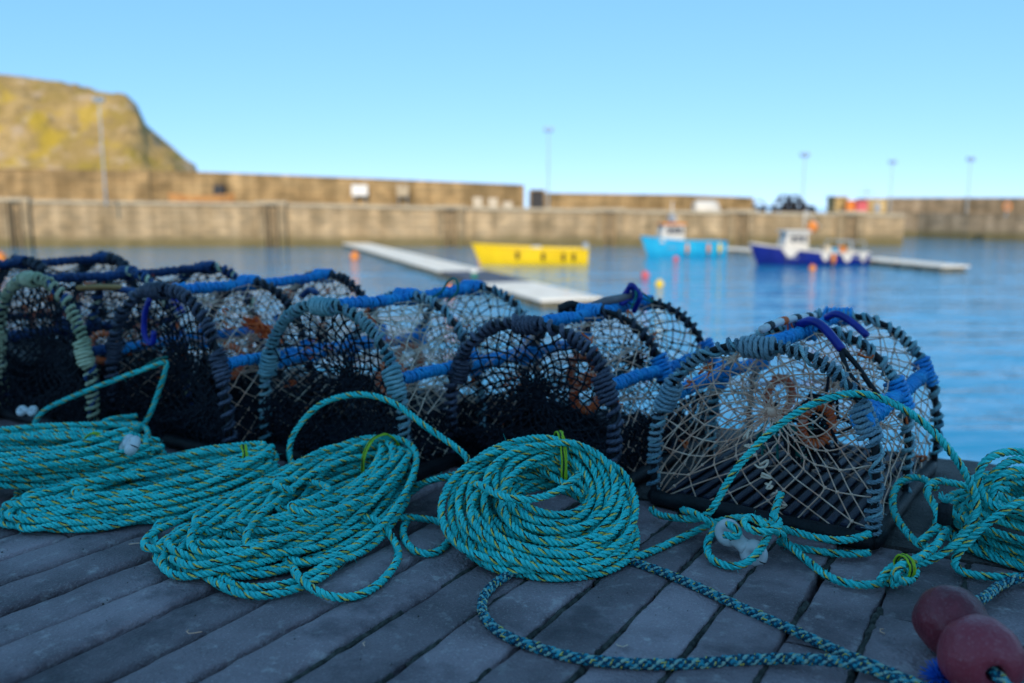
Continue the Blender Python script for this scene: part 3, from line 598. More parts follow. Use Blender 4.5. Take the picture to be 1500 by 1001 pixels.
pontoon('short pale pontoon beyond the stern of the navy boat', A[0], A[1], 1.7, ((.5, M['pont_w']), (.5, M['pont_w'])))
A = [(15.838,69.427,-2.45), (18.494,64.917,-2.45)]
pontoon('small pontoon between the cyan and the navy boat', A[0], A[1], 2.0, ((1, M['pont_w']),))
# mooring buoys
B_ = ((520,380,.34,'b_orange','red orange mooring buoy beside the far end of the pontoon'), (703,371,.26,'pinkred','small red buoy between pontoon and yellow boat'), (660,432,.27,'b_orange','orange buoy floating off the dark pontoon section'), (830,445,.22,'b_orange','small orange buoy against the near pontoon end'),
      (945,407,.22,'pinkred','pink buoy on open water below the cyan boat'), (966,420,.2,'b_yel','yellow buoy on open water beside the pink buoy'), (990,382,.2,'pinkred','small pink buoy close to the cyan hull'), (1,384,.42,'b_orange','red orange buoy below the ladder bay at the pier'), (1190,392,.2,'b_orange','small orange buoy touching the navy hull'))
BP = [(-10.658,58.781,-2.8), (-2.47,66.749,-2.8), (-2.476,34.681,-2.8), (1.998,31.434,-2.8), (6.667,43.231,-2.8), (6.558,38.325,-2.8), (10.836,57.26,-2.8), (-32.972,55.815,-2.8), (16.843,48.464,-2.8)]
for (_, _, rad, mk, lab), (r, d, z) in zip(B_, BP):
    t = tag(hthing('mooring_buoy', r, d, WZ), lab, 'buoy', 'mooring buoys')
    g = Geo(); a = np.linspace(-1.2, 1.25, 8); tube(g, np.stack([0 * a, 0 * a, rad * .45 + rad * np.sin(a)], 1), rad * np.cos(a), 12); g.build('float', M[mk], t)
    g = Geo(); tube(g, [(0, 0, rad * 1.3), (0, 0, rad * 1.5), (0, 0, rad * 1.7)], rad * .18, 6); g.build('eye', M[mk], t)
(r, d, z), = [(-1.67,38.325,-2.8)]
t = tag(hthing('marker_post', r, d, WZ), 'short green post at the edge of the dark pontoon section', 'post')
g = Geo(); tube(g, [(0, 0, -.3), (0, 0, .3), (0, 0, .62)], .13, 8); g.build('post', M['greenpl'], t); g = Geo(); tube(g, [(0, 0, .63), (0, 0, .68), (0, 0, .72)], .17, 8); g.build('cap', M['whitepl'], t)

# headland
def hill_mat():
    m = mat('headland_cover', (0.27, 0.19, 0.035), (0.41, 0.275, 0.12), rough=0.95, scale=0.13, detail=8, bump=1.0, bscale=0.5, c3=(0.30, 0.20, 0.075)); nt = m.node_tree; L = nt.links; b = nt.nodes['Principled BSDF']
    nt.nodes['Bump'].inputs['Distance'].default_value = 1.5
    col = b.inputs['Base Color'].links[0].from_socket; tc = nt.nodes.new('ShaderNodeTexCoord')
    for sc, lo, hi, c, f in ((0.14, .52, .60, (0.42, 0.28, 0.03), .7), (0.2, .56, .66, (0.42, 0.31, 0.22), .7), (0.34, .58, .70, (0.14, 0.10, 0.05), .6)):
        mp = nt.nodes.new('ShaderNodeMapping'); mp.inputs['Location'].default_value = (sc * 900, 3, 7); L.new(tc.outputs['Object'], mp.inputs[0])
        nz = nt.nodes.new('ShaderNodeTexNoise'); nz.inputs['Scale'].default_value = sc; nz.inputs['Detail'].default_value = 5; L.new(mp.outputs[0], nz.inputs[0])
        mr = nt.nodes.new('ShaderNodeMapRange'); mr.inputs[1].default_value = lo; mr.inputs[2].default_value = hi; mr.inputs[4].default_value = f; L.new(nz.outputs[0], mr.inputs[0])
        x = nt.nodes.new('ShaderNodeMix'); x.data_type = 'RGBA'; L.new(mr.outputs[0], x.inputs['Factor']); L.new(col, x.inputs['A']); x.inputs['B'].default_value = (*c, 1); col = x.outputs['Result']
    at = nt.nodes.new('ShaderNodeNewGeometry'); sp = nt.nodes.new('ShaderNodeSeparateXYZ'); L.new(at.outputs['Position'], sp.inputs[0])
    L.new(col, b.inputs['Base Color']); return m
def vnoise(x, y, s, seed):
    r_ = np.random.default_rng(seed); G_ = r_.uniform(-1, 1, (64, 64)); x = x / s; y = y / s; i = np.floor(x).astype(int); j = np.floor(y).astype(int); fx = x - i; fy = y - j; fx = fx * fx * (3 - 2 * fx); fy = fy * fy * (3 - 2 * fy)
    q = lambda a, b: G_[a % 64, b % 64]
    return (q(i, j) * (1 - fx) + q(i + 1, j) * fx) * (1 - fy) + (q(i, j + 1) * (1 - fx) + q(i + 1, j + 1) * fx) * fy
RG = [(-278,222,41.303), (-202.939,222,36.108), (-152.4,222,34.313), (-127.119,222,33.004), (-108.679,222,30.38), (-96.078,222,28.406), (-93.671,222,26.26), (-91.61,222,21.284), (-85.761,222,16.273), (-80.224,222,11.057), (-77.859,222,3.928), (-77.144,222,-2.067)]
rs = np.concatenate([np.linspace(RG[0][0], -112, 90), np.linspace(-111, RG[-1][0], 90)]); ds_ = np.linspace(188, 300, 60)
R_, D_ = np.meshgrid(rs, ds_, indexing='ij')
BASE_R = R_.copy(); R_ = R_ - (D_ - 222) * .42          # the flank runs back obliquely
ridge = np.interp(BASE_R, [p[0] for p in RG], [p[2] for p in RG]) + 3.5
sl = np.clip((D_ - 190) / 34, 0, 1); Z = -3.5 + ridge * np.sin(sl * PI / 2) ** 1.0 * (1 - .0009 * np.clip(D_ - 224, 0, 99))
Z += (vnoise(R_, D_, 14, 1) * 2.6 + vnoise(R_, D_, 6, 2) * 2.0 + vnoise(R_, D_, 2.5, 3) * 1.1) * np.clip(ridge / 22, 0, 1) * np.sin(np.clip(sl, 0, 1) * PI) ** .6
g = Geo(); g.add(np.stack([R_, D_, Z], -1).reshape(-1, 3), grid_faces(len(rs), len(ds_), False))
o = g.build('headland', hill_mat(), None); o.rotation_euler = (0, 0, YAW); o['kind'] = 'structure'

# unseen building added behind the camera, sized to keep sun off the quay
M['harl'] = mat('harled_wall', (0.58, 0.55, 0.51), (0.70, 0.67, 0.62), rough=0.95, scale=3, bump=0.3)
M['slate'] = mat('roof_slate', (0.05, 0.055, 0.065), (0.09, 0.095, 0.105), rough=0.8, scale=4)
for x0, x1, lab in ((0.3, 8.3, 'added unseen building shading the quay from behind, pale harled with slate roof'),):
    t = tag(empty('shade_building', (x0, -14, 0)), lab, 'building'); w = x1 - x0
    g = Geo(); box_geo(g, (0, 0, -.05), (w, 6, 7.0)); g.add([(0, 0, 7.01), (0, 6, 7.01), (0, 3, 9.4), (.3, 0, 7.01), (.3, 6, 7.01), (.3, 3, 9.4)], [(0, 3, 5, 2), (1, 2, 5, 4), (0, 1, 4, 3)]); g.build('wall', M['harl'], t, False)
    g = Geo(); g.add([(-.2, -.3, 6.8), (w + .2, -.3, 6.8), (w + .2, 3, 9.75), (-.2, 3, 9.75), (-.2, 6.3, 6.8), (w + .2, 6.3, 6.8)], [(0, 1, 2, 3), (3, 2, 5, 4)]); g.build('roof', M['slate'], t, False)
    for i in range(int(w / 4)):
        for zz in (1.1, 4.0):
            g = Geo(); box_geo(g, (1.5 + i * 4, 5.9, zz), (2.6 + i * 4, 6.03, zz + 1.5)); f = g.build('window', M['b_white'], t, False)
            g = Geo(); box_geo(g, (1.58 + i * 4, 6.031, zz + .08), (2.52 + i * 4, 6.04, zz + 1.42)); g.build('pane', M['b_glass'], f, False)
# ------------------------------------------------------------------ lobster creels
def arch(w, h, n=44, z0=0.11, p=2.35, lean=0.0):
    """hoop outline from the left foot over the top to the right foot, (x, z)"""
    a = np.linspace(PI, 0, n); x = w / 2 * np.sign(np.cos(a)) * np.abs(np.cos(a)) ** (2 / p); z = z0 + (h - z0) * np.abs(np.sin(a)) ** (2 / p)
    x = np.concatenate([np.full(4, -w / 2), x, np.full(4, w / 2)]); z = np.concatenate([np.linspace(0.015, z0 * .85, 4), z, np.linspace(z0 * .85, 0.015, 4)])
    P = np.stack([x + lean * z, np.zeros_like(x), z], 1); return resample(P, 0.012)
def helix(P, rad, pitch, jit=0.15, steps=9, t0=0.0, t1=1.0, rs=None):
    """a line winding round P"""
    P = resample(P, 0.004); L_ = 0.004 * (len(P) - 1); i0, i1 = int(t0 * (len(P) - 1)), int(t1 * (len(P) - 1)); P = P[i0:i1 + 1]
    T, N, B = frames(P); s = np.arange(len(P)) * 0.004; n = len(P)
    pit = pitch * 2 ** (jit * 1.7 * np.interp(s, np.arange(0, s[-1] + .2, .05), (rs or rng).uniform(-1, 1, len(np.arange(0, s[-1] + .2, .05)))))
    ph = np.cumsum(0.004 / pit) * 2 * PI; m = int(ph[-1] / (2 * PI) * steps) + 2; q = np.linspace(0, ph[-1], m)
    f = np.interp(q, ph, np.arange(n)); I = lambda A: np.stack([np.interp(f, np.arange(n), A[:, c]) for c in range(3)], 1)
    C, Nn, Bb = I(P), I(N), I(B); rr = rad * (1 + .14 * np.sin(q * .37) + .12 * rng.normal(size=m))[:, None]
    return C + rr * (np.cos(q)[:, None] * Nn + np.sin(q)[:, None] * Bb)
def wrap(name, P, core, rd, pitch, m, parent, laid=False, jit=.2, t0=0., t1=1.):
    g = Geo(); H = helix(P, core + rd * .42, pitch, jit, 10, t0, t1)
    if laid: rope3(g, H, rd, lay=rd * 2.4, k=5, mis=(0, 0, 0), ds=rd * .42)
    else: tube(g, H, rd / 2 * (1 + .10 * rng.normal(size=len(H))), 6)
    o = g.build(name, m, parent)
    if name == 'rope_wrap': fuzz('fuzz', H, m, parent, 160)
    return o
def fuzz(name, H, m, parent, n, ln=.010, r=.00045, off=.004):
    """broken yarn ends standing off a rope"""
    i = rng.integers(0, len(H), n); d = nrm(rng.normal(size=(n, 3))); A = H[i] + d * off; B = A + (d + rng.normal(0, .5, (n, 3))) * rng.uniform(.4, 1, (n, 1)) * ln
    g = Geo(); struts(g, A, B, r); o = g.build(name, m, parent); o['kind'] = 'stuff'; return o
def diamond(g, S, nu, nv, r, jit, kn=1.7, drop=None, double=False):
    """diamond mesh on the surface S(u, v), u and v in 0..1"""
    pts = {}; A = []; B = []; rr = np.random.default_rng(rnd.randrange(10 ** 6))
    for j in range(nv + 1):
        for i in range(nu + 1):
            u = min(max((i + (.5 if j % 2 else 0)) / nu, 0), 1); v = j / nv
            pts[i, j] = S(u, v) + rr.normal(0, jit, 3) * (0.25 if j in (0, nv) or u in (0, 1) else 1)
    for j in range(nv):
        for i in range(nu + 1):
            for di in ((0, 1) if j % 2 else (-1, 0)):
                if (i + di, j + 1) in pts and not (drop and rr.random() < drop): A.append(pts[i, j]); B.append(pts[i + di, j + 1])
    A = np.array(A); B = np.array(B); mid = (A + B) / 2 + rr.normal(0, jit * .35, A.shape)      # slack twine is never quite straight
    struts(g, A, mid, r); struts(g, mid, B, r); knots(g, np.array(list(pts.values())), r * kn)
    return g
def polar_net(g, O, cen, na, rings, r, jit, depth, yoff, kn=1.7):
    """end panel gathered at an eye: meshes shrink towards cen"""
    O = np.asarray(O); c = np.array([cen[0], yoff + depth, cen[1]]); s = np.linspace(0, len(O) - 1, na + 1)
    bd = lambda q: np.array([np.interp(q * (len(O) - 1), np.arange(len(O)), O[:, k]) for k in range(3)])
    def S(u, v):
        b = bd(u % 1.0); b = np.array([b[0], yoff, b[2]]); t = rings(v); p = c + (b - c) * t; p[1] = yoff + depth * (1 - t) ** 1.5; return p
    return S
def net_panel(name, O, cen, na, nr, r, jit, depth, y, m, parent, tmin=.07, pw=1.25):
    O = np.vstack([O, np.stack([np.linspace(O[-1, 0], O[0, 0], 26)[1:], np.zeros(25), np.full(25, O[0, 2] + .01)], 1)])
    g = Geo(); S = polar_net(g, O, cen, na, lambda v: 1 - (1 - tmin) * v ** (1 / pw), r, jit, depth, y)
    diamond(g, S, na, nr, r, jit)
    c = np.array([cen[0], y + depth, cen[1]]); A = np.array([S(i / na, 1.0) for i in range(na)]); struts(g, A, np.repeat(c[None], na, 0) + rng.normal(0, .004, (na, 3)), r * 1.1)
    tube(g, c + np.array([(0, -.012, .004), (0, 0, 0), (.002, .014, -.006)]), [.009, .013, .006], 7)
    return g.build(name, m, parent)

def creel(label, x, y, rz, w, h, L_, hoopm, hoop2m, railm, netm, sidem, laid, seed, eye=(0.02, .6), coreN=.0078, lower=True, lean=0.0, rd=.015, na=28, nr=11, nj=.0026):
    rnd.seed(seed)
    t = tag(empty('lobster_creel', (x, y, 0), rz), label, 'creel', 'lobster creels lined up along the quay edge')
    O = arch(w, h, lean=lean); ys = (0.0, L_ * .5, L_)
    # base frame, rubber-clad, with plastic slats
    g = Geo(); fr = np.array([(-w / 2, 0, .022), (w / 2, 0, .022), (w / 2, L_, .022), (-w / 2, L_, .022), (-w / 2, 0, .022)])
    for a, b in zip(fr[:-1], fr[1:]): tube(g, np.linspace(a, b, 14) + rng.normal(0, .0012, (14, 3)), .019 + rng.normal(0, .001, 14), 8)
    bf = g.build('base_frame', M['rubber'], t)
    g = Geo(); box_geo(g, (-w / 2 + .01, .01, .022), (w / 2 - .01, L_ - .01, .030)); g.build('base_shade', M['rubber'], t, False)  # dark sheet added to stand in for the shade beneath the slats
    ns = 15
    for i in range(ns):
        xx = -w / 2 + .03 + (w - .06) * i / (ns - 1); g = Geo(); box_geo(g, (xx - .008, .012, .032), (xx + .008, L_ - .012, .043), .003); o = g.build('slat', M['slat'], t, False)
    # hoops
    for q, yy in enumerate(ys):
        P = O + np.array([0, yy, 0]); P = P + np.stack([np.interp(np.arange(len(P)), np.arange(0, len(P) + 20, 20), rng.normal(0, .004, len(np.arange(0, len(P) + 20, 20)))) for _ in range(3)], 1) * np.array([1, 1.2, .6])
        g = Geo(); tube(g, P, coreN, 8); ho = g.build('hoop', M['rubber'], t); mm = hoopm if q == 0 else hoop2m
        wrap('rope_wrap', P, coreN, rd * (1 if q == 0 else .9), rd * (1.9 if q == 0 else 2.5), mm, ho, laid and q == 0, .55, .02, .98)
        if q == 0 or laid: wrap('rope_wrap', P, coreN, rd * .75, rd * 5.5, hoop2m if q == 0 else hoopm, ho, False, .6, .05, .95)
    # shoulder rails and ridge rail, tightly whipped
    k = len(O); i_top = int(np.argmax(O[:, 2])); iz = [int(np.argmin(np.abs(O[:k // 2, 2] - .27)))]; iz.append(k // 2 + int(np.argmin(np.abs(O[k // 2:, 2] - .27))))
    for q, i in enumerate((iz[0], iz[1], i_top)):
        b = O[i]; n = 26; P = np.stack([np.full(n, b[0] * .985), np.linspace(.006, L_ + .004, n), np.full(n, b[2] * .985) + .004 * np.sin(np.linspace(0, 5, n) + q)], 1) + rng.normal(0, .0012, (n, 3))
        g = Geo(); tube(g, P, .008, 8); rl = g.build('rail', M['rubber'], t)
        wrap('whipping', P, .0085, .0078, .0085, railm, rl, False, .12)
        for yy in ys:                                                   # lashings where rail meets hoop
            tn = nrm(O[min(i + 3, k - 1)] - O[max(i - 3, 0)]); nn = np.array([-tn[2], 0, tn[0]]); c = np.array([b[0] * .99, yy, b[2] * .99]); a = np.linspace(0, 2 * PI * 6.5, 80); g = Geo()
            tube(g, c + .0205 * np.cos(a)[:, None] * np.array([0, 1., 0]) + .020 * np.sin(a)[:, None] * nn + ((a / a[-1]) - .5)[:, None] * tn * .07 + (.5 - np.abs(a / a[-1] - .5))[:, None] * np.array([0, -.004, 0]) + rng.normal(0, .0012, (80, 3)), .0052, 6); g.build('lashing', hoopm if yy == 0 else railm, rl)
    # netting
    Oi = O * np.array([.985, 1, .985])
    def S(u, v):
        f = u * (k - 1); p = np.array([np.interp(f, np.arange(k), Oi[:, c]) for c in range(3)]); sag = .030 * math.sin(v * PI * 2) ** 2 * math.sin(u * PI); c = np.array([0, 0, .13])
        p = p + (c - p) * sag / .25 * np.array([1, 0, 1]); p[1] = v * L_; return p
    g = Geo(); diamond(g, S, 21, 18, .0016, .003); g.build('side_netting', sidem, t)
    net_panel('end_netting', Oi, (w * eye[0], h * eye[1]), na, nr, .0018 if netm is M['net_t'] else .0024, nj, .05, 0.0, netm, t)
    net_panel('end_netting', Oi, (0, h * .55), 22, 9, .0018 if netm is M['net_t'] else .0023, .0025, -.04, L_, netm, t)
    net_panel('parlour_netting', Oi, (.03, h * .5), 20, 8, .0016, .0028, .11, L_ * .5, netm if not laid else sidem, t, tmin=.2)
    if lower:      # heavy close-meshed black netting round the lower half
        for yy, n1 in ((-.004, 1), (L_ * .55, 1)):
            g = Geo(); diamond(g, lambda u, v: np.array([(-.5 + u) * w * .99, yy + .012 * math.sin(u * 9 + v * 5 + seed), (.03 + v * ((.04 if seed == 12 else .08) + .03 * math.sin(u * 7 + seed) + .09 * abs(u - .5)))]), 34, 16, .0021, .004); g.build('skirt_netting', M['net_b'], t)
        for s in (-1, 1):
            g = Geo(); diamond(g, lambda u, v: np.array([s * w * .492, u * L_, .03 + v * .13]), 36, 14, .0020, .004); g.build('skirt_netting', M['net_b'], t)
        g = Geo()                                                       # slack net lying in the bottom
        Xs, Ys = np.meshgrid(np.linspace(-w * .46, w * .46, 22), np.linspace(.02, L_ - .02, 28), indexing='ij'); Z = .052 + .03 * np.abs(vnoise(Xs + seed, Ys, .07, 5 + seed)) + .015 * np.abs(vnoise(Xs, Ys, .03, 6))
        Pn = np.stack([Xs, Ys, Z], -1); struts(g, Pn[:-1].reshape(-1, 3), Pn[1:].reshape(-1, 3), .0022); struts(g, Pn[:, :-1].reshape(-1, 3), Pn[:, 1:].reshape(-1, 3), .0022); g.build('slack_netting', M['net_b'], t)
    # entrance eye: a ring bound with twine, set in the side netting
    def eye_ring(c, nv, rad, sq=1.25):
        c = np.array(c); nv = np.array(nv, float) / np.linalg.norm(nv); a = np.linspace(0, 2 * PI, 41); u = np.cross(nv, (0, 0, 1)); u = u / np.linalg.norm(u); v = np.cross(u, nv)
        P = c + rad * np.cos(a)[:, None] * u + rad * sq * np.sin(a)[:, None] * v; g = Geo(); tube(g, P, .008, 8, caps=False); e = g.build('entrance_eye', M['redwhite'], t)
        wrap('eye_binding', P, .0075, .005, .011, M['orange_twine'], e, False, .5)
        g = Geo(); A = P[::3]; B = np.array([S((.62 + .26 * i / len(A)) if c[0] > 0 else (.12 + .26 * i / len(A)), .5 + .22 * math.cos(i * 2 * PI / len(A))) for i in range(len(A))]); struts(g, A, B, .0016); g.build('eye_netting', sidem, e)
    eye_ring((w * .16, L_ * .24, h * .52), (.8, -.75, 0), .036); eye_ring((-w * .2, L_ * .68, h * .5), (-.8, .55, 0), .038)
    # scraps of orange mending twine
    g = Geo()
    for _ in range(18):
        p = S(rnd.uniform(.05, .95), rnd.uniform(.05, .95)); Q = [p + rng.normal(0, .010, 3) for _ in range(5)]; tube(g, spline(Q, .004), .0024, 4)
    g.build('mending_twine', M['orange_twine'], t)['kind'] = 'stuff'
    return t, S, O
def strap(t, name, P, r, m, k=8, flat=1.0):
    g = Geo(); tube(g, spline(P, .008), r, k); return g.build(name, m, t)

E_, SE, OE = creel('lobster creel with tan netting and weathered teal hoop rope beside the paired maroon floats', -0.487, 1.785, -.055, .475, .395, .635, M['greyblue'], M['tealgrey'], M['blue_wrap'], M['net_t'], M['net_t'], True, 11, eye=(.02, .62), lower=False, rd=.0105, na=20, nr=8, nj=.0014)
D_c, SD, OD = creel('lobster creel with dark navy hoop and black netting behind the round rope coil', -1.062, 1.80, -.05, .48, .40, .625, M['darkgrey'], M['navy'], M['blue_wrap'], M['net_b'], M['net_t'], False, 12, eye=(.0, .53), rd=.0125)
C_c, SC, OC = creel('lobster creel with pale teal hoop rope beside the creel with the navy hoop', -1.545, 1.605, -.035, .49, .435, .635, M['tealgrey'], M['greyblue'], M['blue_wrap'], M['net_b'], M['net_tg'], True, 13, eye=(.06, .52), rd=.0108)
B_c, SB, OB = creel('lobster creel with dark grey hoop between the pale teal and the cream hooped creels', -2.09, 1.525, -.03, .52, .455, .635, M['darkgrey'], M['navy'], M['blue_wrap'], M['net_b'], M['net_t'], False, 14, eye=(.04, .5), rd=.0125)
A_c, SA, OA = creel('lobster creel with frayed cream green hoop rope', -2.60, 1.46, -.03, .52, .468, .635, M['cream'], M['blue_dark'], M['blue_dark'], M['net_b'], M['net_b'], True, 15, eye=(-.05, .5), rd=.0135)
Z_c, SZ, OZ = creel('lobster creel with black hoops next beyond the cream hooped creel', -3.14, 1.40, -.03, .52, .49, .64, M['navy'], M['navy'], M['blue_dark'], M['net_b'], M['net_b'], False, 16, rd=.019)

# door straps, hooks and toggles on the creels (creel-local coordinates)
strap(E_, 'hook_strap', [(-.02, .30, .402), (.012, .285, .418), (.05, .262, .408), (.10, .235, .365)], .0105, M['bluepl'])
strap(E_, 'hook_strap', [(.0, .47, .405), (.03, .455, .418), (.075, .44, .398), (.11, .42, .375)], .0095, M['bluepl'])
strap(E_, 'bungee', [(.10, .235, .367), (.135, .225, .335), (.165, .215, .30), (.19, .205, .275)], .0062, M['rubber'])
strap(E_, 'bungee', [(.10, .23, .360), (.125, .20, .32), (.16, .19, .285), (.185, .185, .262)], .0062, M['rubber'])
g = Geo(); P = spline([(-.045, .12, .412), (-.04, .22, .418), (-.03, .34, .416), (-.02, .43, .412)], .006); tube(g, P, .0095, 8); tg = g.build('toggle_rod', M['whitepl'], E_)
for a in (.1, .38, .62, .86):
    i = int(a * (len(P) - 1)); g = Geo(); tube(g, P[i:i + 5], .0108, 8); g.build('tape_band', M['orange_twine'] if a in (.38,) else M['rubber'], tg)
g = Geo(); tube(g, helix(np.array([(.207, -.012, .268), (.208, .04, .272), (.21, .09, .274), (.212, .13, .27)]), .0165, .012, .1), .007, 6); g.build('rail_knot', M['blue_wrap'], E_)
g = Geo()
for q in range(14):
    c = np.array([.05 + rnd.gauss(0, .035), .22 + rnd.gauss(0, .04), .16 + rnd.gauss(0, .035)]); Q = [c + rng.normal(0, .03, 3) for _ in range(7)]; tube(g, spline(Q, .005), .0035, 5)
g.build('bait_band_tangle', M['net_b'], E_)
g = Geo()
for q in range(5):
    c = np.array([.03 + rnd.gauss(0, .03), .2, .15]); Q = [c + rng.normal(0, .028, 3) for _ in range(5)]; tube(g, spline(Q, .005), .003, 5)
g.build('green_twine', M['greenpl'], E_)
g = Geo()
for q in range(8): tube(g, spline([np.array([-.03, -.004, .2]) + np.array([.012 * q, 0, -.02 * q]) + rng.normal(0, .006, 3) for _ in range(5)], .003), .0028, 4)
g.build('mended_patch', M['net_tg'], E_)
strap(D_c, 'door_rod', [(-.10, .33, .375), (-.03, .42, .412), (.02, .50, .425)], .012, M['greypipe'])
g = Geo(); Q = [np.array([.03, .50, .425]) + rng.normal(0, .018, 3) for _ in range(9)]; tube(g, spline(Q, .004), .008, 6); g.build('blue_knot', M['bluepl'], D_c)
g = Geo(); Q = [np.array([.05, .49, .425]) + rng.normal(0, .022, 3) for _ in range(9)]; tube(g, spline(Q, .004), .0028, 5); g.build('green_twine', M['greenpl'], D_c)
strap(D_c, 'end_stub', [(-.09, .29, .40), (-.07, .31, .412), (-.05, .33, .405)], .014, M['rubber'])
strap(C_c, 'hook_strap', [(-.10, .38, .40), (-.06, .40, .428), (-.02, .40, .425), (0, .38, .395)], .011, M['blue_dark'])
strap(C_c, 'green_loop', [(-.02, .40, .41), (.03, .42, .43), (.06, .43, .47), (.085, .43, .475), (.09, .43, .44), (.06, .42, .41)], .0035, M['greenpl'], 5)
strap(B_c, 'hook_strap', [(-.01, -.03, .43), (-.03, -.035, .385), (-.035, -.035, .325), (-.01, -.03, .305), (.0, -.03, .34)], .008, M['bluepl'])
strap(B_c, 'hook_strap', [(.10, .42, .40), (.13, .43, .425), (.17, .42, .42)], .010, M['blue_dark'])
g = Geo()
for q in range(16): tube(g, spline([np.array([.16, .16, .36]) + np.array([.10 * i / 4 + rnd.gauss(0, .012), .03 * i / 4 + rnd.gauss(0, .01), -.05 * i / 4 + rnd.gauss(0, .012)]) for i in range(5)], .004), .0026, 4)
g.build('orange_twine', M['orange_twine'], B_c)
strap(B_c, 'green_twine', [(-.10, -.02, .21), (-.06, -.025, .235), (.0, -.02, .262), (.04, -.02, .27)], .003, M['greenpl'], 5)
strap(A_c, 'hook_strap', [(.20, .25, .40), (.23, .27, .425), (.28, .28, .405), (.33, .27, .36)], .012, M['bluepl'])
strap(A_c, 'door_rod', [(.02, .12, .43), (.07, .16, .433), (.13, .20, .432)], .009, M['wood_or'])
strap(A_c, 'hook_strap', [(.12, .20, .425), (.16, .22, .42), (.22, .24, .41)], .011, M['blue_dark'])
strap(A_c, 'door_rod', [(.2, .2, .395), (.3, .3, .415), (.42, .4, .425)], .007, M['greypipe'])
# ------------------------------------------------------------------ ropes lying on the deck
RD = 0.0168                                            # rope diameter
def relax(chains, iters=110, grav=None, D=RD, step=0.0105, lift=1.6, floor=True):
    """settle ropes: push crossing turns apart, let slack sink to the deck; the drawn shape is kept"""
    cs = [spline(c, step) for c in chains]; P0 = np.vstack(cs); n = len(P0); cid = np.concatenate([np.full(len(c), i) for i, c in enumerate(cs)]); idx = np.arange(n)
    gw = np.concatenate([np.full(len(c), 1.0 if grav is None else grav[i]) for i, c in enumerate(cs)])
    d = rng.normal(0, .0006, P0.shape); pa = pb = None
    left = np.where(np.r_[True, cid[1:] != cid[:-1]], idx, idx - 1); right = np.where(np.r_[cid[1:] != cid[:-1], True], idx, idx + 1)
    for it in range(iters):
        P = P0 + d
        if it % 8 == 0:
            pa, pb = [], []
            for a in range(0, n, 400):
                Q = P[a:a + 400]; dd = ((Q[:, None] - P[None]) ** 2).sum(-1); i, j = np.nonzero(dd < (2.0 * D) ** 2); i = i + a
                k = (j > i) & ((cid[i] != cid[j]) | (j - i > 5)); pa.append(i[k]); pb.append(j[k])
            pa = np.concatenate(pa); pb = np.concatenate(pb)
        v = P[pa] - P[pb]; ln = np.maximum(np.linalg.norm(v, axis=1), 1e-5); ov = np.clip(D * .97 - ln, 0, None); v = v * np.array([1, 1, lift]); v = v / np.maximum(np.linalg.norm(v, axis=1), 1e-6)[:, None]
        c = v * (ov * .42)[:, None]; acc = np.zeros_like(P); cnt = np.zeros(n)
        np.add.at(acc, pa, c); np.add.at(acc, pb, -c); np.add.at(cnt, pa, ov > 0); np.add.at(cnt, pb, ov > 0)
        d += acc / np.maximum(1, cnt * .5)[:, None]
        if it < iters * .75: d[:, 2] -= .0011 * gw
        for _ in range(2): d = .5 * d + .25 * (d[left] + d[right])
        if floor: d[:, 2] = np.maximum(d[:, 2], D * .5 + .001 - P0[:, 2])
    P = P0 + d; out = []
    for i in range(len(cs)):
        q = P[cid == i]
        for _ in range(2): q = np.vstack([q[:1], .25 * q[:-2] + .5 * q[1:-1] + .25 * q[2:], q[-1:]])
        out.append(spline(q, .006))
    return out
def fan(T, dirv, side, nrm_, sizes, wid, bun=.03, skew=.12, seed=1, lead=None, tail=None, sag=0.0, back=0.0):
    """turns of a coil that all pass through the tie point T and spread out along dirv"""
    r_ = np.random.default_rng(seed); T = np.array(T); dirv, side, nrm_ = (np.array(a, float) / np.linalg.norm(a) for a in (dirv, side, nrm_)); P = []
    n = len(sizes); offs = r_.normal(0, 1, (n + 2, 2)); offs = offs / np.maximum(1, np.linalg.norm(offs, axis=1, keepdims=True)) * bun
    for i, s in enumerate(sizes):
        sk = r_.normal(0, skew); w = wid * s * r_.uniform(.85, 1.15); lay = r_.uniform(0, .02); bk = back * r_.uniform(.4, 1.2); ecc = r_.uniform(-.18, .18)
        for th in np.linspace(0, 2 * PI, 22, endpoint=False):
            o = offs[i] if th < PI else offs[i + 1]; near = math.cos(th / 2) ** 2
            a = s * (1 - math.cos(th)) / 2 - bk * near; b = w / 2 * math.sin(th) + ecc * s * .5 * math.sin(th / 2) ** 2
            a, b = a * math.cos(sk) - b * math.sin(sk), a * math.sin(sk) + b * math.cos(sk)
            P.append(T + dirv * a + side * (b + o[0] * near) + nrm_ * (o[1] * near + lay - sag * math.sin(th / 2) ** 2))
    P = np.array(P)
    if lead is not None: P = np.vstack([np.array(lead), P])
    if tail is not None: P = np.vstack([P, np.array(tail)])
    return P
def rope_thing(name, label, chains, cat='rope', mats=None, D=RD, lay=.0325, group=None, k=6, braid=False):
    c0 = np.mean(np.vstack(chains), 0); t = tag(empty(name, (float(c0[0]), float(c0[1]), 0)), label, cat, group)
    for c in chains:
        g = Geo(); rope3(g, np.asarray(c) - np.array([c0[0], c0[1], 0]), D, lay, k); g.build('rope', mats or [M['teal_f'], M['teal']], t); fuzz('fuzz', np.asarray(c) - np.array([c0[0], c0[1], 0]), M['teal'], t, int(len(c) * .10), .009, .0004, .007)
    t['ox'] = float(c0[0]); t['oy'] = float(c0[1]); return t
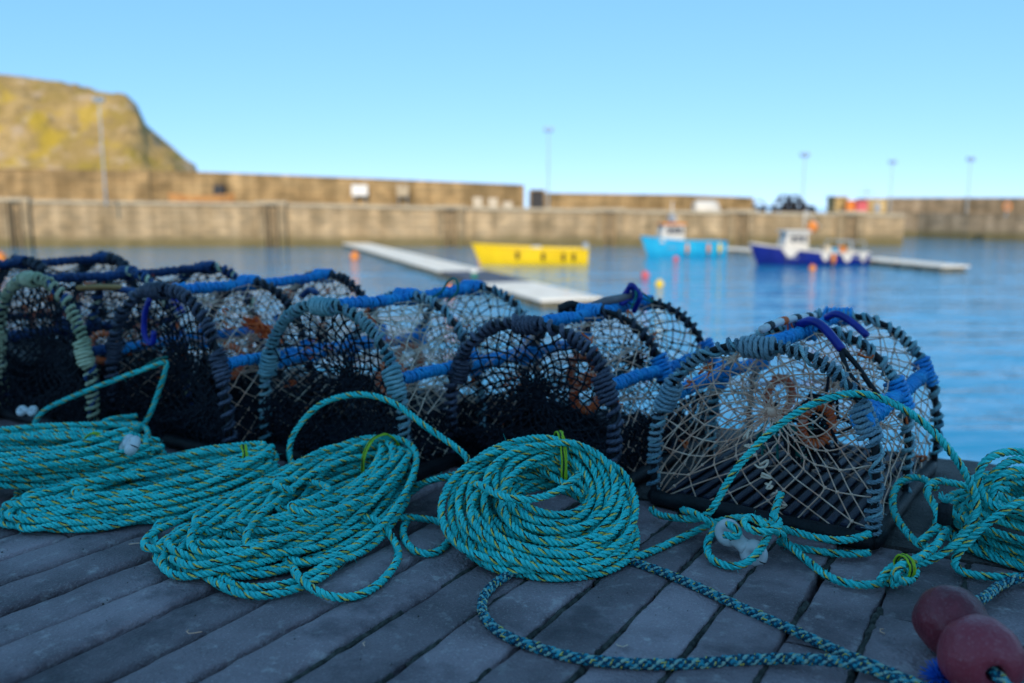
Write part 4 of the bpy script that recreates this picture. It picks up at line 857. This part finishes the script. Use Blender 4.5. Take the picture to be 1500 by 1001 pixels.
def tie(t, c, ax, up, ra=.04, rb=.03, n=4, a0=-2.2, a1=2.2):
    """a few turns of yellow-green band round a bundle"""
    c = np.array(c) - np.array([t['ox'], t['oy'], 0]); ax = np.array(ax, float) / np.linalg.norm(ax); up = np.array(up, float); up = up - ax * np.dot(up, ax); up /= np.linalg.norm(up); sd = np.cross(up, ax)
    a = np.linspace(a0, a1, 26); g = Geo()
    for i in range(n):
        P = c + ax * (i - (n - 1) / 2) * .0034 + rb * np.cos(a)[:, None] * up + ra * np.sin(a)[:, None] * sd; tube(g, P + rng.normal(0, .0006, P.shape), .0021, 5, mi=i % 2 if i in (1,) else 0)
    g.build('tie', [M['tie'], M['tie_d']], t)
def surface_near(chains, p, rad=.05):
    A = np.vstack(chains); k = np.linalg.norm(A[:, :2] - np.array(p)[:2], axis=1) < rad
    return A[k] if k.any() else A[:1]
def tie_on(t, chains, p, ax, **kw):
    """fit the tie to the bundle that actually lies at p"""
    A = surface_near(chains, p, .045); ax = np.array(ax, float) / np.linalg.norm(ax); q = A - A.mean(0); near = np.abs(q @ ax) < .02; A = A[near] if near.sum() > 3 else A
    up = np.array([0, 0, 1.]); sd = np.cross(up, ax); s = A @ sd; z = A[:, 2]
    c = A.mean(0); c = c + sd * ((s.max() + s.min()) / 2 - c @ sd); c[2] = (z.max() + z.min()) / 2
    tie(t, c, ax, up, ra=min((s.max() - s.min()) / 2 + RD * .62, .075), rb=min((z.max() - z.min()) / 2 + RD * .66, .075), **kw)
def clip_link(name, label, c, d1, d2, r=.0125, s=1.0):
    """white plastic dog-bone link: two eyes joined by a waist"""
    t = tag(empty(name, tuple(c)), label, 'rope link', 'white plastic rope links'); d1 = np.array(d1, float) / np.linalg.norm(d1); d2 = np.array(d2, float); d2 -= d1 * np.dot(d1, d2); d2 /= np.linalg.norm(d2); g = Geo()
    for e in (-1, 1):
        a = np.linspace(0, 2 * PI, 25); tube(g, d1 * e * .030 * s + .0145 * s * np.cos(a)[:, None] * d1 + .0140 * s * np.sin(a)[:, None] * d2, r * s, 10, caps=False)
    g.build('eye', M['whitepl'], t); g = Geo(); tube(g, np.linspace(-d1 * .014 * s, d1 * .014 * s, 5), np.array([.017, .0145, .0135, .0145, .017]) * s, 10); g.build('waist', M['whitepl'], t)
    return t
Fh = np.array([-math.sin(YAW), math.cos(YAW), 0]); Rh = np.array([math.cos(YAW), math.sin(YAW), 0]); UP = np.array([0, 0, 1.])

# 1. round coil leaning back against the creels
al = math.radians(24); vS = math.cos(al) * Fh + math.sin(al) * UP; nS = -math.sin(al) * Fh + math.cos(al) * UP
T5 = np.array([(-0.745,1.309,0.012)][0]) + vS * .320 + Rh * .048
sz = [q * .91 for q in (.20, .33, .22, .30, .245, .345, .26, .21, .32, .285, .235, .34, .25, .305, .20, .335, .27, .35, .24, .29, .325, .225, .31, .345)]
c5 = fan(T5, -vS * 1.0 - Rh * .22, Rh - vS * .2, nS, sz, 1.02, .028, .09, 5, tail=[T5 + Rh * .05 - vS * .12 + nS * .02])
ov = [(-1.209,1.502,0.03), (-1.177,1.544,0.06), (-1.099,1.53,0.08), (-0.942,1.406,0.12), (-0.844,1.354,0.13), (-0.799,1.381,0.13), (-0.757,1.414,0.15), (-0.744,1.459,0.17)]
r5 = relax([c5, ov], 130, grav=[.12, .05], lift=1.0)
t5 = rope_thing('rope_coil', 'round turquoise rope coil with a small hole, tied once, leaning on the navy hooped creel', r5, 'rope coil', group='turquoise rope coils')
tie_on(t5, r5, T5, Rh + .15 * Fh)

# 2. loose coil with big slack loops in front of the pale teal hooped creel
T3 = np.array([(-1.307,1.52,0.105)][0])
sz = [.54, .40, .50, .56, .33, .52, .45, .55, .47, .38, .51, .28, .54, .44, .36, .50, .42, .31, .53, .48, .39, .55, .46]
c3 = fan(T3, (-.06, -1, 0), (1, -.05, 0), UP, sz, .50, .04, .14, 8, back=.05)
c3[:, 2] = np.clip(c3[:, 2] - .10 * np.clip((T3[1] - c3[:, 1]) / .55, 0, 1), .012, .13)
l3 = [[(-1.254,1.268,0.06), (-1.253,1.179,0.05), (-1.461,1.191,0.04), (-1.507,1.107,0.012), (-1.393,1.02,0.012), (-1.257,0.971,0.012), (-1.133,0.972,0.012), (-1.088,1.042,0.012), (-1.094,1.118,0.012), (-1.129,1.231,0.012), (-1.142,1.331,0.02), (-1.188,1.444,0.03), (-1.251,1.535,0.03)],
      [(-1.144,1.303,0.07), (-1.17,1.239,0.07), (-1.205,1.178,0.05), (-1.184,1.114,0.03), (-1.086,1.04,0.03), (-1,1.044,0.02), (-0.973,1.102,0.02), (-1.014,1.22,0.02), (-1.078,1.287,0.04), (-1.136,1.294,0.08), (-1.219,1.292,0.08)],
      [(-1.472,1.201,0.05), (-1.591,1.15,0.02), (-1.522,1.053,0.012), (-1.401,0.992,0.012), (-1.278,0.974,0.03), (-1.227,1.042,0.05), (-1.202,1.139,0.07)],
      [(-1.141,1.421,0.03), (-1.1,1.347,0.02), (-1.028,1.285,0.015), (-0.978,1.284,0.015), (-0.985,1.348,0.02), (-1.021,1.412,0.03), (-1.073,1.43,0.04), (-1.109,1.41,0.05), (-1.147,1.361,0.07)],
      [(-1.325,1.26,0.09), (-1.391,1.265,0.1), (-1.377,1.332,0.1), (-1.274,1.31,0.1), (-1.219,1.205,0.11), (-1.23,1.15,0.11), (-1.165,1.177,0.1), (-1.168,1.32,0.09)]]
up3 = [(-1.469,1.42,0.045), (-1.523,1.44,0.09), (-1.533,1.47,0.138), (-1.472,1.5,0.208), (-1.369,1.52,0.24), (-1.273,1.53,0.23), (-1.174,1.53,0.184), (-1.092,1.53,0.149), (-1.049,1.52,0.126), (-1.071,1.51,0.103), (-1.163,1.5,0.089), (-1.283,1.5,0.077), (-1.374,1.46,0.066)]
r3 = relax([c3] + l3 + [up3], 130, grav=[.35, .4, .4, .4, .4, .1, 0.0])
t3 = rope_thing('rope_coil', 'slack turquoise rope coil with wide loops thrown out over the deck and one standing loop', r3, 'rope coil', group='turquoise rope coils')
tie_on(t3, r3[:1], T3 + np.array([0, .01, 0]), (.85, -.3, 0))

# 3. long flattened coil
T2 = np.array([(-1.57,1.384,0.085)][0])
sz = [.52, .42, .50, .46, .54, .36, .52, .48, .44, .53, .40, .50, .38, .47, .51, .43, .53, .45, .49]
c2 = fan(T2, (-.62, -.80, 0), (.80, -.62, 0), UP, sz, .36, .035, .06, 21, back=.03, tail=[(-1.545,1.204,0.02), (-1.629,1.093,0.012), (-1.787,1.02,0.012), (-1.947,1.019,0.012), (-1.996,1.034,0.02), (-1.963,1.077,0.03)])
c2[:, 2] = np.clip(c2[:, 2] - .07 * np.clip((T2[1] - c2[:, 1]) / .45, 0, 1), .012, .12)
r2 = relax([c2], 130, grav=[.35])
t2 = rope_thing('rope_coil', 'long flattened turquoise rope coil lying between the other two on the deck', r2, 'rope coil', group='turquoise rope coils')
tie_on(t2, r2, T2 + np.array([-.03, -.035, 0]), (.62, .80, 0))

# 4. coil in front of the cream-hooped creel, with a loop standing up from it
T1 = np.array([(-1.996,1.214,0.1)][0])
sz = [.62, .5, .66, .42, .58, .7, .54, .64, .46, .6, .68, .52, .57, .44, .6, .5, .64, .4, .55, .66, .48]
c1 = fan(T1, (-.84, -.55, 0), (.55, -.84, 0), UP, sz, .42, .045, .10, 31, back=.16)
c1[:, 2] = np.clip(c1[:, 2], .012, .15)
l1 = [[(-2.057,1.1,0.05), (-1.928,1.142,0.06), (-1.892,1.244,0.07), (-1.95,1.372,0.06), (-1.953,1.451,0.05), (-1.896,1.489,0.04), (-1.905,1.565,0.03), (-1.839,1.444,0.05), (-1.857,1.334,0.06)],
      [(-2.038,1.053,0.012), (-1.996,1.128,0.015), (-1.911,1.162,0.02), (-1.855,1.198,0.04), (-1.817,1.21,0.06)],
      [(-2.109,1.22,0.1), (-2.129,1.328,0.11), (-2.151,1.433,0.1), (-2.07,1.439,0.09), (-1.945,1.33,0.08), (-1.95,1.247,0.09), (-2.029,1.226,0.11), (-2.131,1.35,0.12), (-2.139,1.458,0.11)]]
up1 = [(-2.071,1.3,-0.015), (-2.257,1.31,-0.011), (-2.424,1.34,-0.003), (-2.488,1.36,0.039), (-2.459,1.38,0.09), (-2.367,1.42,0.14), (-2.226,1.46,0.196), (-2.094,1.49,0.244), (-2.05,1.5,0.26), (-2.055,1.5,0.238), (-2.081,1.49,0.17), (-2.106,1.47,0.098), (-2.151,1.45,0.041), (-2.219,1.43,0.006)]
r1 = relax([c1] + l1 + [up1], 130, grav=[.3, .3, .4, .1, 0])
t1 = rope_thing('rope_coil', 'heaped turquoise rope coil with an angular loop propped against the cream hooped creel', r1, 'rope coil', group='turquoise rope coils')
tie_on(t1, r1[:1], T1, (-.6, .8, 0))
clip_link('rope_link', 'white plastic link half buried between the two turquoise coils below the angular loop', [(-1.826,1.221,0.12)][0], (.75, -.3, .12), (.35, .3, .7), s=.95)
clip_link('rope_link', 'white plastic link lying on the heaped coil under the cream hooped creel', [(-2.531,1.368,0.085)][0], (1, .3, .05), (-.2, .5, .8), s=.65)

# 5. tangled end rope in front of the tan creel
arc = [(-0.695,1.7,0.034), (-0.675,1.69,0.025), (-0.605,1.66,0.042), (-0.555,1.65,0.06), (-0.533,1.65,0.089), (-0.513,1.66,0.133), (-0.484,1.67,0.182), (-0.438,1.69,0.24), (-0.383,1.7,0.29), (-0.325,1.72,0.32), (-0.273,1.74,0.325), (-0.214,1.76,0.303), (-0.16,1.78,0.261), (-0.116,1.79,0.209), (-0.084,1.8,0.154), (-0.074,1.79,0.119), (-0.083,1.77,0.083), (-0.108,1.75,0.051), (-0.142,1.73,0.021), (-0.176,1.71,0.004)]
run = [(-0.659,1.456,0.014), (-0.629,1.486,0.014), (-0.611,1.546,0.014), (-0.59,1.62,0.025), (-0.555,1.664,0.05), (-0.512,1.683,0.07), (-0.47,1.709,0.07), (-0.431,1.707,0.055), (-0.396,1.679,0.035), (-0.35,1.642,0.02), (-0.293,1.583,0.014), (-0.243,1.572,0.014), (-0.203,1.607,0.014), (-0.179,1.637,0.02), (-0.164,1.655,0.035), (-0.179,1.641,0.05), (-0.193,1.61,0.045), (-0.183,1.594,0.03)]
lp = [(-0.618,1.693,0.05), (-0.549,1.623,0.07), (-0.525,1.639,0.055), (-0.526,1.599,0.045), (-0.52,1.568,0.03), (-0.496,1.54,0.02), (-0.462,1.532,0.018), (-0.434,1.542,0.03), (-0.421,1.574,0.045), (-0.417,1.634,0.06), (-0.422,1.685,0.085), (-0.429,1.742,0.1), (-0.428,1.759,0.11)]
sp1 = [(-0.424,1.659,0.06), (-0.384,1.672,0.05), (-0.341,1.684,0.045), (-0.297,1.684,0.05), (-0.267,1.708,0.055), (-0.249,1.733,0.06)]
sp2 = [(-0.415,1.689,0.035), (-0.374,1.691,0.02), (-0.329,1.696,0.018), (-0.286,1.705,0.02), (-0.247,1.737,0.02)]
kn = [(-0.398,1.676,0.05), (-0.419,1.6,0.08), (-0.45,1.606,0.09), (-0.462,1.587,0.08), (-0.43,1.583,0.07), (-0.4,1.625,0.08), (-0.425,1.644,0.09)]
ey = [(-0.505,1.627,0.06), (-0.469,1.583,0.07), (-0.457,1.588,0.06), (-0.472,1.58,0.05), (-0.492,1.581,0.055)]
kn2 = [(-0.206,1.583,0.03), (-0.194,1.606,0.05), (-0.169,1.63,0.06), (-0.152,1.629,0.05), (-0.161,1.572,0.045), (-0.182,1.542,0.06), (-0.172,1.576,0.07), (-0.15,1.653,0.06), (-0.134,1.739,0.06), (-0.13,1.832,0.06)]
sm = [(-0.16,1.749,0.04), (-0.137,1.806,0.06), (-0.149,1.87,0.08), (-0.171,1.901,0.1), (-0.159,1.957,0.11), (-0.126,1.992,0.1), (-0.075,1.992,0.1), (-0.026,2.011,0.1)]
rg = [(-0.158,1.951,0.1), (-0.194,2.01,0.1), (-0.229,2.014,0.09), (-0.241,1.962,0.07), (-0.229,1.894,0.05), (-0.195,1.819,0.04), (-0.162,1.768,0.04), (-0.134,1.744,0.05)]
rE = relax([arc, run, lp, sp1, sp2, kn, ey, kn2, sm, rg], 100, grav=[0, .3, .2, .1, .1, 0, 0, .1, 0, 0])
tE = rope_thing('rope_tangle', 'turquoise end rope knotted and looped high over the tan netted creel', rE, 'rope')
tie(tE, [(-0.17,1.59,0.055)][0], Rh + .3 * Fh, UP, .02, .02, 4)
g = Geo(); c = np.array([(-0.125,1.756,0.11)][0]) - np.array([tE['ox'], tE['oy'], 0]); tube(g, [c + UP * .018, c, c - UP * .02], .0125, 10); g.build('end_tape', M['rubber'], tE)
g = Geo()
for q in range(26): a = rnd.uniform(0, 6.28); tube(g, [c + UP * .016, c + UP * .024 + .006 * np.array([math.cos(a), math.sin(a), 0]), c + UP * .032 + .013 * np.array([math.cos(a), math.sin(a), rnd.uniform(-.2, .5)])], .0014, 4)
g.build('frayed_end', M['teal'], tE)
lc = np.array([(-0.465,1.606,0.03)][0]); clip_link('rope_link', 'white plastic link threaded on the loop in front of the tan creel', lc, Rh * .62 - Fh * .62 - UP * .42, Rh * .3 + UP * .9, s=1.05)

# 6. coil at the right, heaped high
c0 = np.array([(0.055,1.997,0)][0]); pts = []; r_ = np.random.default_rng(77)
nt = 16; aa = np.linspace(0, 2 * PI * nt, nt * 20)
ra = .20 + .022 * np.sin(aa * .43 + 1) + .018 * np.sin(aa * .137) - .0022 * aa / (2 * PI); ex = .012 * np.sin(aa * .071 * 3)
c7 = np.stack([c0[0] + .02 + ra * 1.0 * np.cos(aa + .5) + ex, c0[1] + .02 + ra * .88 * np.sin(aa + .5), .014 + .0085 * aa / (2 * PI) + .008 * np.sin(aa * .31)], 1)
l7 = [[(0.006,1.8,0.144), (-0.043,1.8,0.131), (-0.071,1.82,0.151), (-0.079,1.84,0.181), (-0.061,1.86,0.21), (-0.019,1.9,0.216), (0.027,1.92,0.204), (0.064,1.92,0.166)],
      [(0.017,1.86,0.188), (-0.022,1.86,0.19), (-0.046,1.84,0.17), (-0.051,1.83,0.138), (-0.032,1.82,0.117), (0.012,1.82,0.13), (0.064,1.84,0.152)],
      [(0.062,1.83,0.171), (-0.001,1.8,0.16), (-0.052,1.77,0.12), (-0.077,1.76,0.087), (-0.1,1.75,0.053), (-0.1,1.74,0.032), (-0.065,1.73,0.03), (-0.001,1.74,0.038), (0.071,1.78,0.053)],
      [(0.062,1.9,0.182), (0.005,1.9,0.2), (-0.031,1.88,0.2), (-0.062,1.85,0.164), (-0.075,1.82,0.123), (-0.087,1.8,0.082), (-0.105,1.79,0.051)]]
r7 = relax([c7] + l7, 120, grav=[.4, .05, .05, .2, .05])
t7 = rope_thing('rope_coil', 'high turquoise rope coil at the coping beyond the maroon floats', r7, 'rope coil', group='turquoise rope coils')

# 7. braided leaded line, running from under the round coil towards the floats
def braid(chain, parent, D=.0165):
    """eight plaited yarn bundles round a core"""
    P = resample(spline(chain, .006), .0042); T, N, B = frames(P); s = np.arange(len(P)) * .0042; g = Geo(); tube(g, P, D * .36, 7, mi=1)
    for q in range(8):
        sg = 1 if q % 2 else -1; ph = sg * s / .052 * 2 * PI + (q // 2) * PI / 2 + (.4 if q % 2 else 0); rr = D * .36 * (1 + .16 * np.sin(4 * s / .052 * 2 * PI + q * PI / 2))
        tube(g, P + rr[:, None] * (np.cos(ph)[:, None] * N + np.sin(ph)[:, None] * B), D * .175, 5, mi=(0, 1, 2, 0, 0, 1, 2, 1)[q])
    return g.build('rope', [M['braid'], M['braid_d'], M['braid_l']], parent)
ba = [(-0.679,1.485,0.012), (-0.632,1.46,0.009), (-0.555,1.441,0.009), (-0.465,1.408,0.009), (-0.388,1.375,0.009), (-0.313,1.348,0.009), (-0.248,1.319,0.01), (-0.208,1.296,0.014), (-0.159,1.285,0.012), (-0.107,1.271,0.009), (-0.057,1.25,0.009), (-0.015,1.22,0.009)]
bb = [(-0.779,1.387,0.012), (-0.79,1.316,0.012), (-0.801,1.261,0.009), (-0.79,1.188,0.009), (-0.752,1.127,0.009), (-0.691,1.088,0.009), (-0.617,1.078,0.009), (-0.549,1.084,0.009), (-0.482,1.109,0.009), (-0.412,1.15,0.009), (-0.346,1.203,0.009), (-0.286,1.244,0.01), (-0.223,1.247,0.024), (-0.188,1.259,0.022), (-0.148,1.274,0.01), (-0.104,1.252,0.009), (-0.063,1.218,0.009)]
tb = tag(empty('braided_line', (0, 0, 0)), 'thin braided blue green line trailing across the bare deck slabs', 'rope'); braid(ba, tb); braid(bb, tb)
# 8. two maroon floats on their own piece of braided line
C1 = np.array([(-0.08,1.411,0.053)][0]); C2 = np.array([(-0.034,1.311,0.055)][0]); axf = (C2 - C1) / np.linalg.norm(C2 - C1)
tf = tag(empty('float_line', (0, 0, 0)), 'braided line threaded through the maroon floats', 'rope')
fl = [[(0.073,1.78,0.03)][0], [(0.011,1.741,0.02)][0], [(-0.024,1.699,0.012)][0], tuple(np.array([(-0.049,1.572,0.03)][0])), tuple(C1 - axf * .03), tuple(C2 + axf * .01), tuple(C2 + axf * .075 + np.array([.02, 0, -.015])), [(0.013,1.331,0.02)][0], [(0.037,1.363,0.012)][0]]
braid(fl, tf)
for q, (c, r0, lab) in enumerate(((C1, .053, 'dented maroon float threaded on the line behind its twin'), (C2, .056, 'maroon float with an open hole in its end, in front of its twin'))):
    t = tag(empty('fishing_float', tuple(c)), lab, 'float', 'maroon floats'); u = np.cross(axf, UP); u /= np.linalg.norm(u); v = np.cross(u, axf); n, k = 30, 36; V = []
    for i in range(n):
        a = PI * (i + .35) / (n - .3); zz = -math.cos(a); rr = math.sin(a) ** .82
        if q == 1 and i >= n - 3: rr = (.24, .22, .2)[i - n + 3]; zz = (.97, .9, .55)[i - n + 3]     # the bore
        for j in range(k):
            b = 2 * PI * j / k; dn = 1 + .022 * math.sin(3 * b + 2 * a + q) + .018 * math.sin(5 * b - 3 * a + 2 * q) + .010 * math.sin(9 * b + 7 * a)
            V.append(axf * zz * r0 * (.92 if q else 1.0) + (u * math.cos(b) + v * math.sin(b)) * rr * r0 * dn)
    g = Geo(); g.add(V, grid_faces(n, k)); g.build('shell', M['maroon'], t)
g = Geo(); c = np.array([(-0.081,1.302,0.01)][0])
for q in range(190):
    a = rnd.uniform(0, 6.28); e = rnd.uniform(0, 1.2); l = rnd.uniform(.014, .034); dv = np.array([math.cos(a) * math.cos(e), math.sin(a) * math.cos(e), math.sin(e)]); tube(g, [c, c + dv * l * .6, c + dv * l + np.array([0, 0, -.002])], [.0012, .0011, .0006], 4)
o = g.build('frayed_tuft', M['bluefray']); tag(o, 'bright blue frayed rope tuft lying beside the maroon floats', 'rope end')
